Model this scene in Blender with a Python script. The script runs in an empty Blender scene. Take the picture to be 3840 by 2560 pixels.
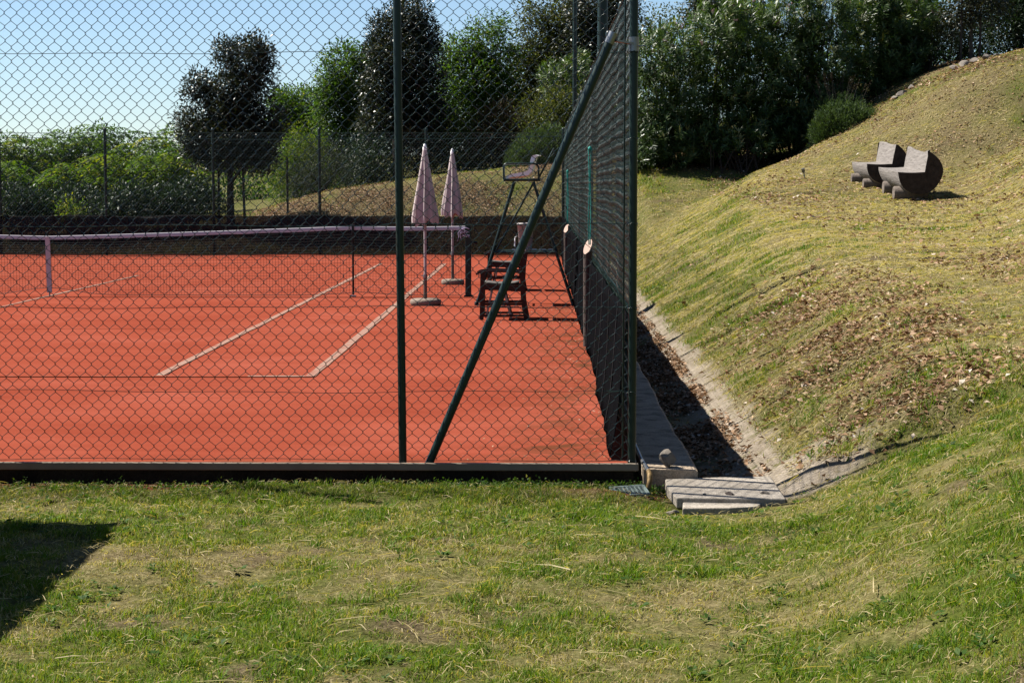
import bpy, math, random
import numpy as np
from mathutils import Vector, Matrix, Quaternion

# ------------------------------------------------------------------ camera, sky, sun, exposure
SC = bpy.context.scene
COL = SC.collection
CAM_H = 1.721
cd = bpy.data.cameras.new('camera'); cam = bpy.data.objects.new('camera', cd); COL.objects.link(cam)
cam.location = (0, 0, CAM_H)
cam.rotation_euler = (math.radians(90 - 4.822), 0, math.radians(0.8634))
cd.sensor_width = 36.0; cd.lens = 65.94; cd.clip_start = 0.1; cd.clip_end = 2000
SC.camera = cam
SUN_EL = math.radians(50); SUN_H = (-0.928, 0.371)
world = bpy.data.worlds.new('World'); SC.world = world; world.use_nodes = True
wn = world.node_tree; wn.nodes.clear()
wo = wn.nodes.new('ShaderNodeOutputWorld'); wb = wn.nodes.new('ShaderNodeBackground')
ws = wn.nodes.new('ShaderNodeTexSky'); ws.sky_type = 'NISHITA'; ws.sun_disc = False
ws.sun_elevation = SUN_EL; ws.sun_rotation = math.atan2(SUN_H[0], SUN_H[1]) % (2 * math.pi)
ws.altitude = 0; ws.air_density = 0.8; ws.dust_density = 0.12; ws.ozone_density = 4.0
wb.inputs['Strength'].default_value = 0.050
wn.links.new(ws.outputs[0], wb.inputs[0]); wn.links.new(wb.outputs[0], wo.inputs[0])
sl = bpy.data.lights.new('sun', 'SUN'); sun = bpy.data.objects.new('sun', sl); COL.objects.link(sun)
sl.energy = 5.0; sl.angle = math.radians(0.53); sl.color = (1.0, 0.95, 0.86)
sv = Vector((SUN_H[0] * math.cos(SUN_EL), SUN_H[1] * math.cos(SUN_EL), math.sin(SUN_EL)))
sun.rotation_euler = sv.to_track_quat('Z', 'Y').to_euler()
SC.view_settings.view_transform = 'Standard'; SC.view_settings.look = 'None'
SC.view_settings.exposure = 1.4; SC.view_settings.gamma = 1.0
SC.cycles.max_bounces = 8; SC.cycles.transparent_max_bounces = 24

# ------------------------------------------------------------------ terrain as a function
def sst(a, b, x):
    t = np.clip((x - a) / (b - a), 0, 1); return t * t * (3 - 2 * t)
def smin(a, b, k):
    h = np.clip(.5 + .5 * (b - a) / k, 0, 1); return b * (1 - h) + a * h - k * h * (1 - h)
def smax(a, b, k): return -smin(-a, -b, k)
def splus(x, k): return k * np.logaddexp(0, x / k)
PY = np.array([0, 7, 11.5, 15, 22, 30, 34, 36, 38, 40, 44, 48, 52, 60, 90]); PZ = np.array([.4, .5, .62, .75, .93, 1.13, 1.28, 1.41, 1.63, 1.76, 2.03, 2.36, 2.66, 2.95, 3.25])
BX = np.array([-60, -14, -8, -5.8, -2.8, .45, 3, 6, 10, 60]); BZ = np.array([.3, .5, .95, 1.6, 2.0, 2.36, 2.6, 2.7, 2.8, 3.])
DX = np.array([-100, .5, .9, .97, 1.05, 1.22, 1.55]); DZ = np.array([-.12, -.12, -.15, -.20, -.22, -.20, 0.0])
def terrain0(X, Y):
    X = np.asarray(X, float); Y = np.asarray(Y, float)
    P = np.interp(Y, PY, PZ)
    w = sst(10.75, 11.15, Y) * (1 - sst(43.5, 45.5, Y))
    rise = .57 * np.maximum(X - 1.55, 0)
    dz = np.where(X < 1.55, np.interp(X, DX, DZ), rise)
    xl = np.interp(Y, [5, 7, 10.8], [.7, .95, 1.45])
    sl_ = (1 - sst(.36, .8, np.abs(X - 1.08))) * (1 - sst(.7, 1.2, np.abs(Y - 11.0)))
    lawn = -.1 + .068 * sst(10.2, 11.1, Y) * (1 - sst(.3, .8, X)) - .035 * sl_ + .44 * splus(X - xl, .16)
    z = lawn * (1 - w) + dz * w
    z = np.where(X > 1.0, smin(z, P + .015 * (X - 3), .28), z)
    xh = 5.3 + .19 * (Y - 22)
    h1 = .52 * splus(X - xh, .25)
    h2 = .52 * splus(X - 5.6, .5) * sst(37.5, 45, Y)
    z = z + smax(h1, h2, .3) - .075
    s0 = 44.6 - 7.5 * sst(1.2, 2.6, X)
    B = np.interp(X, BX, BZ) * sst(s0, 50.5, Y) + .03 * np.maximum(Y - 50.5, 0) - .1
    z = np.where(Y > s0, smax(z, B, .3 * sst(s0, s0 + 3, Y) + 1e-4), z)
    return smin(z, np.full_like(z, 5.0), 1.0)

def _hash(i, j, seed):
    h = (i.astype(np.int64) * 374761393 + j.astype(np.int64) * 668265263 + seed * 144665 * 7919) & 0xffffffff
    h = ((h ^ (h >> 13)) * 1274126177) & 0xffffffff
    return ((h ^ (h >> 16)) & 0xffff) / 65535.0
def vnoise(x, y, seed=0):
    x = np.asarray(x, float); y = np.asarray(y, float)
    i = np.floor(x); j = np.floor(y); fx = x - i; fy = y - j
    fx = fx * fx * (3 - 2 * fx); fy = fy * fy * (3 - 2 * fy)
    i = i.astype(np.int64); j = j.astype(np.int64)
    a = _hash(i, j, seed); b = _hash(i + 1, j, seed); c = _hash(i, j + 1, seed); d = _hash(i + 1, j + 1, seed)
    return (a * (1 - fx) + b * fx) * (1 - fy) + (c * (1 - fx) + d * fx) * fy
def fbm(x, y, seed=0, o=4):
    s = 0; a = .5; t = 0
    for k in range(o):
        s = s + a * vnoise(x * 2 ** k + 17.3 * k, y * 2 ** k - 9.1 * k, seed + k); t += a; a *= .5
    return s / t
def bump(X, Y):
    out = (X > 1.6) | (Y < 11.0) | (Y > 45)
    d = np.hypot(X, Y)
    return np.where(out, (fbm(X * 1.3, Y * 1.3, 5, 3) - .5) * .07 + (fbm(X * 5, Y * 5, 9, 3) - .5) * .05 * np.clip(22 / d, .3, 1), (fbm(X * 6, Y * 6, 3, 3) - .5) * .03) \
        + np.where((X > 1.8), (vnoise(X * .6 + Y * .35, Y * 2.2 - X * .9, 21) - .5) * .05 * np.clip(1 - (Y - 12) / 12, .12, 1), 0)
def terrain(X, Y):
    X = np.asarray(X, float); Y = np.asarray(Y, float)
    under = sst(.75, .9, X) + (1 - sst(11.05, 11.3, Y)) + sst(44.5, 45.5, Y)
    near_slab = 1 - .8 * np.exp(-((X - 1.08) / .7) ** 2 - ((Y - 10.6) / .7) ** 2) - .6 * sst(10.7, 11.1, Y) * (Y < 11.4) * (X < .8)
    return terrain0(X, Y) + bump(X, Y) * np.clip(under, 0, 1) * near_slab
def tz(x, y): return float(terrain(np.array([x]), np.array([y]))[0])

def norm(a): return a / np.maximum(np.linalg.norm(a, axis=-1, keepdims=True), 1e-9)

# ------------------------------------------------------------------ tags and object helpers
def tag(o, label=None, cat=None, group=None, kind=None):
    if label: o['label'] = label
    if cat: o['category'] = cat
    if group: o['group'] = group
    if kind: o['kind'] = kind
    return o
def empty(name, loc, label, cat, group=None, rz=0.0):
    o = bpy.data.objects.new(name, None); COL.objects.link(o); o.location = loc; o.rotation_euler = (0, 0, rz)
    o.empty_display_size = .2
    return tag(o, label, cat, group)
def link(name, me, mat, parent=None):
    if mat: me.materials.append(mat)
    o = bpy.data.objects.new(name, me); COL.objects.link(o)
    if parent: o.parent = parent
    return o
def mesh_np(name, V, F, mat, parent=None, smooth=False, attrs=None):
    """V (n,3); F (m,k) uniform polygons."""
    V = np.ascontiguousarray(V, dtype=np.float32); F = np.ascontiguousarray(F, dtype=np.int32)
    me = bpy.data.meshes.new(name); k = F.shape[1]
    me.vertices.add(len(V)); me.vertices.foreach_set('co', V.ravel())
    me.loops.add(F.size); me.loops.foreach_set('vertex_index', F.ravel())
    me.polygons.add(len(F)); me.polygons.foreach_set('loop_start', np.arange(0, F.size, k, dtype=np.int32))
    if smooth: me.polygons.foreach_set('use_smooth', np.ones(len(F), dtype=bool))
    if attrs:
        for an, av in attrs.items():
            a = me.attributes.new(an, 'FLOAT', 'POINT'); a.data.foreach_set('value', np.ascontiguousarray(av, dtype=np.float32))
    me.update(calc_edges=True); me.validate()
    return link(name, me, mat, parent)

class MB:
    """collects shapes, builds ONE mesh"""
    def __init__(s): s.v = []; s.f = []; s.sm = []
    def add(s, v, f, smooth=False):
        n = len(s.v); s.v += [tuple(map(float, p)) for p in v]; s.f += [tuple(i + n for i in q) for q in f]; s.sm += [smooth] * len(f); return s
    def box(s, c, d, M=None, bev=0.0):
        c = Vector(c); hx, hy, hz = d[0] / 2, d[1] / 2, d[2] / 2; b = min(bev, hx * .9, hy * .9, hz * .9)
        if b <= 0:
            v = [Vector((x, y, z)) for z in (-hz, hz) for y in (-hy, hy) for x in (-hx, hx)]
            f = [(0, 2, 3, 1), (4, 5, 7, 6), (0, 1, 5, 4), (2, 6, 7, 3), (0, 4, 6, 2), (1, 3, 7, 5)]
        else:
            v = []; idx = {}
            for sx in (-1, 1):
                for sy in (-1, 1):
                    for sz in (-1, 1):
                        for ax in range(3):
                            p = [sx * (hx - b), sy * (hy - b), sz * (hz - b)]
                            p[ax] = (sx * hx, sy * hy, sz * hz)[ax]
                            idx[sx, sy, sz, ax] = len(v); v.append(Vector(p))
            f = []
            for ax in range(3):
                o = [k for k in range(3) if k != ax]
                for sg in (-1, 1):
                    q = []
                    for a_, b_ in ((-1, -1), (1, -1), (1, 1), (-1, 1)):
                        t = [0, 0, 0]; t[ax] = sg; t[o[0]] = a_; t[o[1]] = b_; q.append(idx[t[0], t[1], t[2], ax])
                    f.append(tuple(q))
            for ax in range(3):
                o = [k for k in range(3) if k != ax]
                for a_ in (-1, 1):
                    for b_ in (-1, 1):
                        q = []
                        for sg, which in ((-1, o[0]), (1, o[0]), (1, o[1]), (-1, o[1])):
                            t = [0, 0, 0]; t[ax] = sg; t[o[0]] = a_; t[o[1]] = b_; q.append(idx[t[0], t[1], t[2], which])
                        f.append(tuple(q))
            for sx in (-1, 1):
                for sy in (-1, 1):
                    for sz in (-1, 1): f.append(tuple(idx[sx, sy, sz, a] for a in range(3)))
        if M is not None: v = [M @ p for p in v]
        return s.add([p + c for p in v], f)
    def tube(s, pts, r, n=8, cap=True, sx=1.0, smooth=True):
        pts = [Vector(p) for p in pts]; R = [r] * len(pts) if not hasattr(r, '__len__') else r
        ref = None; rings = []
        for i, p in enumerate(pts):
            t = (pts[min(i + 1, len(pts) - 1)] - pts[max(i - 1, 0)]).normalized()
            if ref is None: ref = Vector((0, 0, 1)) if abs(t.z) < .9 else Vector((0, 1, 0))
            a = (ref - t * ref.dot(t)).normalized(); b = t.cross(a); ref = a
            rings.append([p + (a * math.cos(2 * math.pi * k / n) * sx + b * math.sin(2 * math.pi * k / n)) * R[i] for k in range(n)])
        v = [q for rg in rings for q in rg]
        f = [(i * n + k, i * n + (k + 1) % n, (i + 1) * n + (k + 1) % n, (i + 1) * n + k) for i in range(len(pts) - 1) for k in range(n)]
        s.add(v, f, smooth)
        if cap:
            s.add(rings[0], [tuple(range(n))[::-1]]); s.add(rings[-1], [tuple(range(n))])
        return s
    def bar(s, a, b, w, d, up=(0, 1, 0)):
        """rectangular bar from a to b; w along up-perp, d along up"""
        a = Vector(a); b = Vector(b); t = (b - a).normalized(); u = Vector(up); u = (u - t * u.dot(t)).normalized(); q = t.cross(u)
        v = []
        for p in (a, b):
            for i, j in ((-1, -1), (1, -1), (1, 1), (-1, 1)): v.append(p + q * (w / 2 * i) + u * (d / 2 * j))
        return s.add(v, [(3, 2, 1, 0), (4, 5, 6, 7), (0, 1, 5, 4), (1, 2, 6, 5), (2, 3, 7, 6), (3, 0, 4, 7)])
    def lathe(s, prof, n=20, c=(0, 0, 0), mod=None):
        v = []
        for r, z in prof:
            for k in range(n):
                th = 2 * math.pi * k / n; rr = r * (mod(th, z) if mod else 1)
                v.append((c[0] + rr * math.cos(th), c[1] + rr * math.sin(th), c[2] + z))
        m = len(prof)
        f = [(i * n + k, i * n + (k + 1) % n, (i + 1) * n + (k + 1) % n, (i + 1) * n + k) for i in range(m - 1) for k in range(n)]
        s.add(v, f, True)
        s.add([v[k] for k in range(n)], [tuple(range(n))[::-1]]); s.add([v[(m - 1) * n + k] for k in range(n)], [tuple(range(n))])
        return s
    def build(s, name, mat, parent=None):
        me = bpy.data.meshes.new(name); me.from_pydata(s.v, [], s.f)
        me.polygons.foreach_set('use_smooth', s.sm); me.update(); me.validate()
        return link(name, me, mat, parent)
def copy_tree(o, parent=None):
    c = o.copy(); COL.objects.link(c)
    if parent: c.parent = parent
    for ch in list(o.children): copy_tree(ch, c)
    return c

# ------------------------------------------------------------------ materials
def newmat(name):
    m = bpy.data.materials.new(name); m.use_nodes = True; nt = m.node_tree; b = nt.nodes['Principled BSDF']
    return m, nt, b
def N(nt, t, **kw):
    n = nt.nodes.new(t)
    for k, v in kw.items(): setattr(n, k, v)
    return n
KA = .34   # the photograph is exposed for the bright sky: every base colour below is scaled to its real albedo
def ka(c, k=None): return tuple(x * (KA if k is None else k) for x in c)
def ramp(nt, fac, stops, k=None):
    stops = [(p_, ka(c_, k)) for p_, c_ in stops]
    r = N(nt, 'ShaderNodeValToRGB'); e = r.color_ramp.elements
    e[0].position = stops[0][0]; e[0].color = (*stops[0][1], 1); e[1].position = stops[-1][0]; e[1].color = (*stops[-1][1], 1)
    for p, c in stops[1:-1]:
        x = e.new(p); x.color = (*c, 1)
    nt.links.new(fac, r.inputs[0]); return r.outputs[0]
def noise(nt, scale, detail=4, rough=.6, coord=None, dist=0.0):
    n = N(nt, 'ShaderNodeTexNoise'); n.inputs['Scale'].default_value = scale; n.inputs['Detail'].default_value = detail
    n.inputs['Roughness'].default_value = rough; n.inputs['Distortion'].default_value = dist
    if coord is not None: nt.links.new(coord, n.inputs['Vector'])
    return n.outputs['Fac']
def geo(nt): return N(nt, 'ShaderNodeNewGeometry').outputs['Position']
def obco(nt): return N(nt, 'ShaderNodeTexCoord').outputs['Object']
def mixc(nt, fac, a, b, bt='MIX'):
    m = N(nt, 'ShaderNodeMix', data_type='RGBA', blend_type=bt)
    for sock, v in ((m.inputs[0], fac), (m.inputs[6], a), (m.inputs[7], b)):
        if hasattr(v, 'is_linked'): nt.links.new(v, sock)
        elif hasattr(v, '__len__'): sock.default_value = (*v, 1)
        else: sock.default_value = v
    return m.outputs[2]
def mathn(nt, op, a, b=0.0, clamp=False):
    m = N(nt, 'ShaderNodeMath', operation=op); m.use_clamp = clamp
    for sock, v in ((m.inputs[0], a), (m.inputs[1], b)):
        if hasattr(v, 'is_linked'): nt.links.new(v, sock)
        else: sock.default_value = v
    return m.outputs[0]
def attr(nt, name): 
    a = N(nt, 'ShaderNodeAttribute'); a.attribute_name = name; return a.outputs['Fac']
def bumpn(nt, b, h, strength=.3, dist=.02):
    n = N(nt, 'ShaderNodeBump'); n.inputs['Strength'].default_value = strength; n.inputs['Distance'].default_value = dist
    nt.links.new(h, n.inputs['Height']); nt.links.new(n.outputs[0], b.inputs['Normal'])
def simple(name, col, rough=.6, metal=0.0, var=.25, scale=8.0, bump=0.0, spec=.2, coord='o', k=None):
    m, nt, b = newmat(name)
    co = obco(nt) if coord == 'o' else geo(nt)
    f = noise(nt, scale, 5, .65, co)
    c = ramp(nt, f, [(.25, tuple(x * (1 - var) for x in col)), (.5, col), (.78, tuple(min(1, x * (1 + var)) for x in col))], k)
    nt.links.new(c, b.inputs['Base Color']); b.inputs['Roughness'].default_value = rough; b.inputs['Metallic'].default_value = metal
    b.inputs['Specular IOR Level'].default_value = spec
    if bump: bumpn(nt, b, noise(nt, scale * 4, 4, .6, co), bump)
    return m
def leafmat(name, stops, rough=.42, trans=.35, spec=.5, tgain=(1.25, 1.25, .55), k=None):
    m, nt, b = newmat(name)
    c = ramp(nt, attr(nt, 'v'), stops, k)
    nt.links.new(c, b.inputs['Base Color']); b.inputs['Roughness'].default_value = rough; b.inputs['Specular IOR Level'].default_value = spec
    tr = N(nt, 'ShaderNodeBsdfTranslucent'); g = mixc(nt, 1.0, c, tgain, 'MULTIPLY'); nt.links.new(g, tr.inputs[0])
    mx = N(nt, 'ShaderNodeMixShader'); mx.inputs[0].default_value = trans
    nt.links.new(b.outputs[0], mx.inputs[1]); nt.links.new(tr.outputs[0], mx.inputs[2])
    nt.links.new(mx.outputs[0], nt.nodes['Material Output'].inputs[0]); return m

M = {}
# ground
def ground_mat():
    m, nt, b = newmat('turf_ground'); p = geo(nt)
    f1 = noise(nt, 38, 5, .7, p); f2 = noise(nt, 9, 5, .65, p, .6)
    thatch = ramp(nt, f1, [(.28, (.08, .064, .028)), (.5, (.22, .18, .08)), (.72, (.44, .37, .2))], .52)
    green = ramp(nt, f1, [(.28, (.035, .05, .009)), (.5, (.10, .125, .022)), (.75, (.19, .20, .05))], .48)
    soil = ramp(nt, f1, [(.25, (.06, .042, .026)), (.5, (.17, .12, .075)), (.75, (.34, .26, .18))], .42)
    k = mathn(nt, 'ADD', attr(nt, 'green'), mathn(nt, 'MULTIPLY', mathn(nt, 'SUBTRACT', f2, .5), 1.3), True)
    c = mixc(nt, k, thatch, green)
    c = mixc(nt, attr(nt, 'soil'), c, soil)
    red = ramp(nt, f1, [(.25, (.12, .035, .02)), (.55, (.3, .085, .05)), (.8, (.45, .17, .12))])
    c = mixc(nt, attr(nt, 'red'), c, red)
    conc = ramp(nt, mathn(nt, 'ADD', mathn(nt, 'MULTIPLY', f1, .5), mathn(nt, 'MULTIPLY', noise(nt, 3, 4, .6, p), .5)), [(.3, (.28, .215, .15)), (.5, (.60, .50, .385)), (.7, (.86, .74, .60))])
    cm = mathn(nt, 'MULTIPLY', attr(nt, 'conc'), mathn(nt, 'MULTIPLY', mathn(nt, 'SUBTRACT', f2, .3), 6.0, True))
    c = mixc(nt, cm, c, conc)
    nt.links.new(c, b.inputs['Base Color']); b.inputs['Roughness'].default_value = 1.0; b.inputs['Specular IOR Level'].default_value = .03
    bumpn(nt, b, noise(nt, 60, 4, .7, p), .7, .02); return m
M['ground'] = ground_mat()
def clay_mat():
    m, nt, b = newmat('red_clay'); p = geo(nt)
    big = noise(nt, .55, 5, .6, p, .4); fine = noise(nt, 70, 4, .75, p)
    c = ramp(nt, big, [(.3, (.48, .098, .055)), (.5, (.55, .122, .070)), (.7, (.62, .152, .094))])
    mp = N(nt, 'ShaderNodeMapping'); mp.inputs['Scale'].default_value = (.35, 2.6, 1); nt.links.new(p, mp.inputs[0])
    sw = noise(nt, 1.6, 5, .62, mp.outputs[0], .8)   # brush sweeps along the court's width
    c = mixc(nt, 1.0, c, ramp(nt, sw, [(.3, (.88, .86, .85)), (.5, (1, 1, 1)), (.7, (1.08, 1.13, 1.16))], 1), 'MULTIPLY')
    sp = ramp(nt, fine, [(.3, (.80, .78, .76)), (.5, (1, 1, 1)), (.68, (1.06, 1.08, 1.1))], 1)
    c = mixc(nt, 1.0, c, sp, 'MULTIPLY')
    # pale crumbs and dark specks
    v = N(nt, 'ShaderNodeTexVoronoi'); v.inputs['Scale'].default_value = 9; nt.links.new(p, v.inputs['Vector'])
    spk = mathn(nt, 'LESS_THAN', v.outputs['Distance'], .06)
    sel = mathn(nt, 'GREATER_THAN', noise(nt, 4, 2, .5, p), .54)
    c = mixc(nt, mathn(nt, 'MULTIPLY', mathn(nt, 'MULTIPLY', spk, sel), .55), c, ka((.7, .4, .28)))
    # moss and dirt towards the side fence
    st = mathn(nt, 'MULTIPLY', attr(nt, 'stain'), mathn(nt, 'MULTIPLY', mathn(nt, 'SUBTRACT', noise(nt, 3.2, 6, .72, p, .8), .44), 5.0, True))
    c = mixc(nt, mathn(nt, 'MULTIPLY', st, .8), c, ka((.13, .075, .035)))
    nt.links.new(c, b.inputs['Base Color']); b.inputs['Roughness'].default_value = 1.0; b.inputs['Specular IOR Level'].default_value = .0
    bumpn(nt, b, fine, .35, .006); return m
M['clay'] = clay_mat()
def line_mat(name, lo, hi, alpha):
    m, nt, b = newmat(name); p = geo(nt)
    f = noise(nt, 5, 6, .75, p, .5)
    f = mathn(nt, 'ADD', f, mathn(nt, 'MULTIPLY', mathn(nt, 'SUBTRACT', noise(nt, 60, 3, .7, p), .5), .5))
    c = ramp(nt, f, [(lo, (.55, .11, .058)), (hi, alpha)])
    nt.links.new(c, b.inputs['Base Color']); b.inputs['Roughness'].default_value = 1.0; b.inputs['Specular IOR Level'].default_value = .0; return m
M['line'] = line_mat('worn_line_tape', .30, .50, (.66, .42, .33))
M['line_faint'] = line_mat('buried_line_tape', .46, .80, (.60, .30, .22))
def concrete(name, col, dark, scale=6):
    m, nt, b = newmat(name); p = geo(nt)
    f = noise(nt, scale, 6, .7, p, .3); g = noise(nt, 90, 3, .7, p)
    c = ramp(nt, f, [(.3, dark), (.52, col), (.75, tuple(x * 1.25 for x in col))])
    c = mixc(nt, 1.0, c, ramp(nt, g, [(.3, (.6, .6, .6)), (.6, (1.1, 1.1, 1.1))], 1), 'MULTIPLY')
    nt.links.new(c, b.inputs['Base Color']); b.inputs['Roughness'].default_value = .95; b.inputs['Specular IOR Level'].default_value = .06; bumpn(nt, b, g, .6, .008); return m
M['concrete'] = concrete('weathered_concrete', (.98, .78, .58), (.36, .28, .20))
M['slab'] = concrete('pale_concrete_slab', (.86, .76, .64), (.58, .49, .39), 9)
M['darkconc'] = concrete('shade_dark_concrete', (.07, .062, .05), (.03, .027, .022))  # kerb footing coloured near black for the shade under the board
M['board'] = simple('grey_brown_edging', (.21, .17, .125), .7, 0, .25, 3, .1, .2, k=1.0)
M['green_paint'] = simple('dark_green_paint', (.010, .042, .034), .4, 0, .25, 5, 0, .3, k=0.40)
M['green_wire'] = simple('green_pvc_wire', (.013, .05, .038), .3, 0, .15, 5, 0, .5, k=0.42)
M['black_fabric'] = simple('black_windscreen_cloth', (.012, .012, .014), 1.0, 0, .4, 6, .1, .0)
M['black_metal'] = simple('black_metal', (.012, .014, .015), .45, 0, .2, 6)
M['galv'] = simple('galvanised_steel', (.30, .31, .32), .4, .9, .25, 9, k=0.7)
M['brass'] = simple('dull_brass', (.28, .18, .07), .6, .2, .3, 20, k=0.6)
M['white'] = simple('white_plastic', (.78, .78, .78), .4, 0, .05, 4, k=1.05)
M['bin'] = simple('worn_white_plastic', (.55, .50, .49), .45, 0, .12, 6, k=0.55)
M['canopy'] = simple('faded_pink_canvas', (.62, .54, .53), .85, 0, .10, 5, .1, .2, k=0.62)
M['polewhite'] = simple('off_white_pole', (.62, .55, .56), .45, 0, .10, 8, k=0.5)
M['polegrey'] = simple('stained_steel_pole', (.34, .25, .20), .5, .2, .25, 8)
M['stonebase'] = simple('rough_cement_base', (.42, .33, .26), .9, 0, .3, 14, .4, .2, k=0.42)
M['tape'] = simple('faded_net_tape', (.66, .62, .66), .8, 0, .10, 6, .05, .2, k=0.62)
M['netcord'] = simple('black_net_cord', (.014, .014, .016), .7, 0, .2, 6)
M['lilac'] = simple('lilac_cord', (.5, .42, .62), .7, 0, .2, 6, k=0.6)
M['teal'] = simple('teal_rope', (.02, .33, .28), .6, 0, .1, 9, k=0.6)
M['teak'] = simple('dark_stained_teak', (.075, .028, .018), .45, 0, .4, 9, .1)
M['cushion'] = simple('grey_striped_cloth', (.25, .22, .2), .8, 0, .3, 12)
M['rock'] = simple('pale_limestone', (.30, .26, .22), .9, 0, .35, 9, .5, .2, k=0.5)
M['bark'] = simple('grey_brown_bark', (.075, .058, .045), .9, 0, .5, 9, .6, .2)
M['palebark'] = simple('pale_bark', (.16, .14, .115), .9, 0, .5, 9, .5, .2)
M['stake'] = simple('weathered_stake', (.10, .085, .07), .85, 0, .35, 7, .3, .2)
M['darksoil'] = simple('dark_leaf_soil', (.045, .032, .02), .95, 0, .4, 9, .5, .1, 'g')
def logwood(name, col):
    m, nt, b = newmat(name); o = obco(nt)
    mp = N(nt, 'ShaderNodeMapping'); mp.inputs['Scale'].default_value = (9, .9, 9); nt.links.new(o, mp.inputs[0])
    f = noise(nt, 3.0, 6, .7, mp.outputs[0], .5); g = noise(nt, 1.4, 3, .5, o)
    c = ramp(nt, f, [(.3, tuple(x * .5 for x in col)), (.5, col), (.72, tuple(min(1, x * 1.35) for x in col))], .72)
    c = mixc(nt, mathn(nt, 'MULTIPLY', g, .5), c, ka((.17, .15, .135), .8))
    nt.links.new(c, b.inputs['Base Color']); b.inputs['Roughness'].default_value = .85; b.inputs['Specular IOR Level'].default_value = .05; bumpn(nt, b, f, .7, .014); return m
M['endgrain'] = simple('shade_dark_end_grain', (.13, .095, .075), .95, 0, .5, 11, .5, .03)  # bench end faces, darkened in colour to deepen their shade
M['log'] = logwood('weathered_grey_log', (.26, .236, .218)); M['logfoot'] = logwood('brown_foot_log', (.19, .155, .13))
M['peel'] = simple('fresh_cut_wood', (.66, .45, .36), .7, 0, .15, 20, k=0.6)
M['post_wood'] = simple('rough_grey_timber', (.15, .115, .10), .9, 0, .4, 12, .5, .2)
M['grate'] = simple('pale_green_metal', (.30, .37, .34), .55, .3, .2, 14, k=0.5)
M['shedwall'] = simple('brown_boards', (.14, .09, .06), .8, 0, .3, 4, .2)
M['shedroof'] = simple('terracotta_sheet', (.28, .11, .07), .8, 0, .3, 4, .2)
# foliage
M['grass'] = leafmat('grass_blades', [(0, (.05, .115, .012)), (.22, (.10, .185, .016)), (.42, (.175, .235, .024)), (.6, (.24, .24, .055)), (.78, (.33, .265, .115)), (1, (.52, .43, .25))], .6, .38, .12, (1.3, 1.3, .4), .82)
M['litter'] = leafmat('dry_leaves', [(0, (.10, .05, .025)), (.35, (.21, .12, .065)), (.65, (.36, .23, .14)), (.88, (.5, .36, .25)), (1, (.55, .48, .40))], .8, .12, .05, (1, .9, .7), .72)
M['oak'] = leafmat('holm_oak_leaf', [(0, (.014, .022, .012)), (.5, (.03, .042, .022)), (.85, (.06, .068, .036)), (1, (.10, .10, .05))], .42, .2, .42, (1.25, 1.2, .5), .62)
M['leafy'] = leafmat('mid_green_leaf', [(0, (.025, .06, .010)), (.5, (.05, .105, .016)), (.85, (.10, .165, .025)), (1, (.22, .22, .03))], .58, .45, .15, (1.3, 1.3, .45), .85)
M['olive'] = leafmat('olive_green_leaf', [(0, (.03, .045, .012)), (.5, (.06, .08, .022)), (.85, (.11, .125, .04)), (1, (.18, .17, .06))], .58, .4, .15, (1.3, 1.2, .45), .72)
M['sumac'] = leafmat('bright_pinnate_leaf', [(0, (.03, .08, .010)), (.45, (.075, .15, .014)), (.8, (.16, .23, .018)), (1, (.36, .35, .03))], .5, .5, .25, (1.3, 1.3, .4), .62)
M['laurel'] = leafmat('dark_laurel_leaf', [(0, (.012, .028, .014)), (.5, (.024, .048, .022)), (1, (.05, .085, .045))], .52, .2, .24, (1.25, 1.25, .5), .6)
M['pine'] = leafmat('grey_green_needle', [(0, (.02, .035, .018)), (.5, (.04, .06, .032)), (1, (.085, .11, .06))], .6, .25, .15)
M['rosemary'] = leafmat('rosemary_leaf', [(0, (.025, .05, .02)), (.5, (.055, .095, .035)), (1, (.12, .165, .075))], .6, .3, .12, (1.25, 1.25, .5), .7)
M['oleander'] = leafmat('oleander_leaf', [(0, (.018, .042, .010)), (.5, (.05, .095, .022)), (.85, (.105, .16, .045)), (1, (.26, .26, .10))], .42, .36, .4, (1.3, 1.3, .4), .82)
M['petal'] = leafmat('pink_petal', [(0, (.5, .27, .28)), (.6, (.65, .42, .42)), (1, (.72, .56, .54))], .6, .3, .3, (1, .95, .95))
M['brush'] = leafmat('brown_brushwood', [(0, (.04, .032, .02)), (.6, (.10, .075, .045)), (1, (.19, .15, .10))], .8, .1, .1)
# ================================================================== SETTING
rng = np.random.default_rng(7)
def grid_axis(knots):
    a = []
    for (x0, x1, st) in knots: a += list(np.arange(x0, x1 - 1e-6, st))
    a.append(knots[-1][1]); return np.array(a)
gx = grid_axis([(-400, -60, 40), (-60, -16, 4), (-16, -4, .5), (-4, .75, .12), (.75, 3.6, .05), (3.6, 7, .1), (7, 13, .2), (13, 24, 1), (24, 60, 4), (60, 400, 40)])
gy = grid_axis([(-40, 0, 4), (0, 5, .5), (5, 13, .06), (13, 22, .1), (22, 46, .2), (46, 56, .25), (56, 90, 2), (90, 800, 60)])
GX, GY = np.meshgrid(gx, gy); VX = GX.ravel(); VY = GY.ravel(); VZ = terrain(VX, VY)
nx = len(gx); ny = len(gy); ii = (np.arange(ny - 1)[:, None] * nx + np.arange(nx - 1)[None, :]).ravel()
GF = np.stack([ii, ii + 1, ii + nx + 1, ii + nx], 1)
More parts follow.
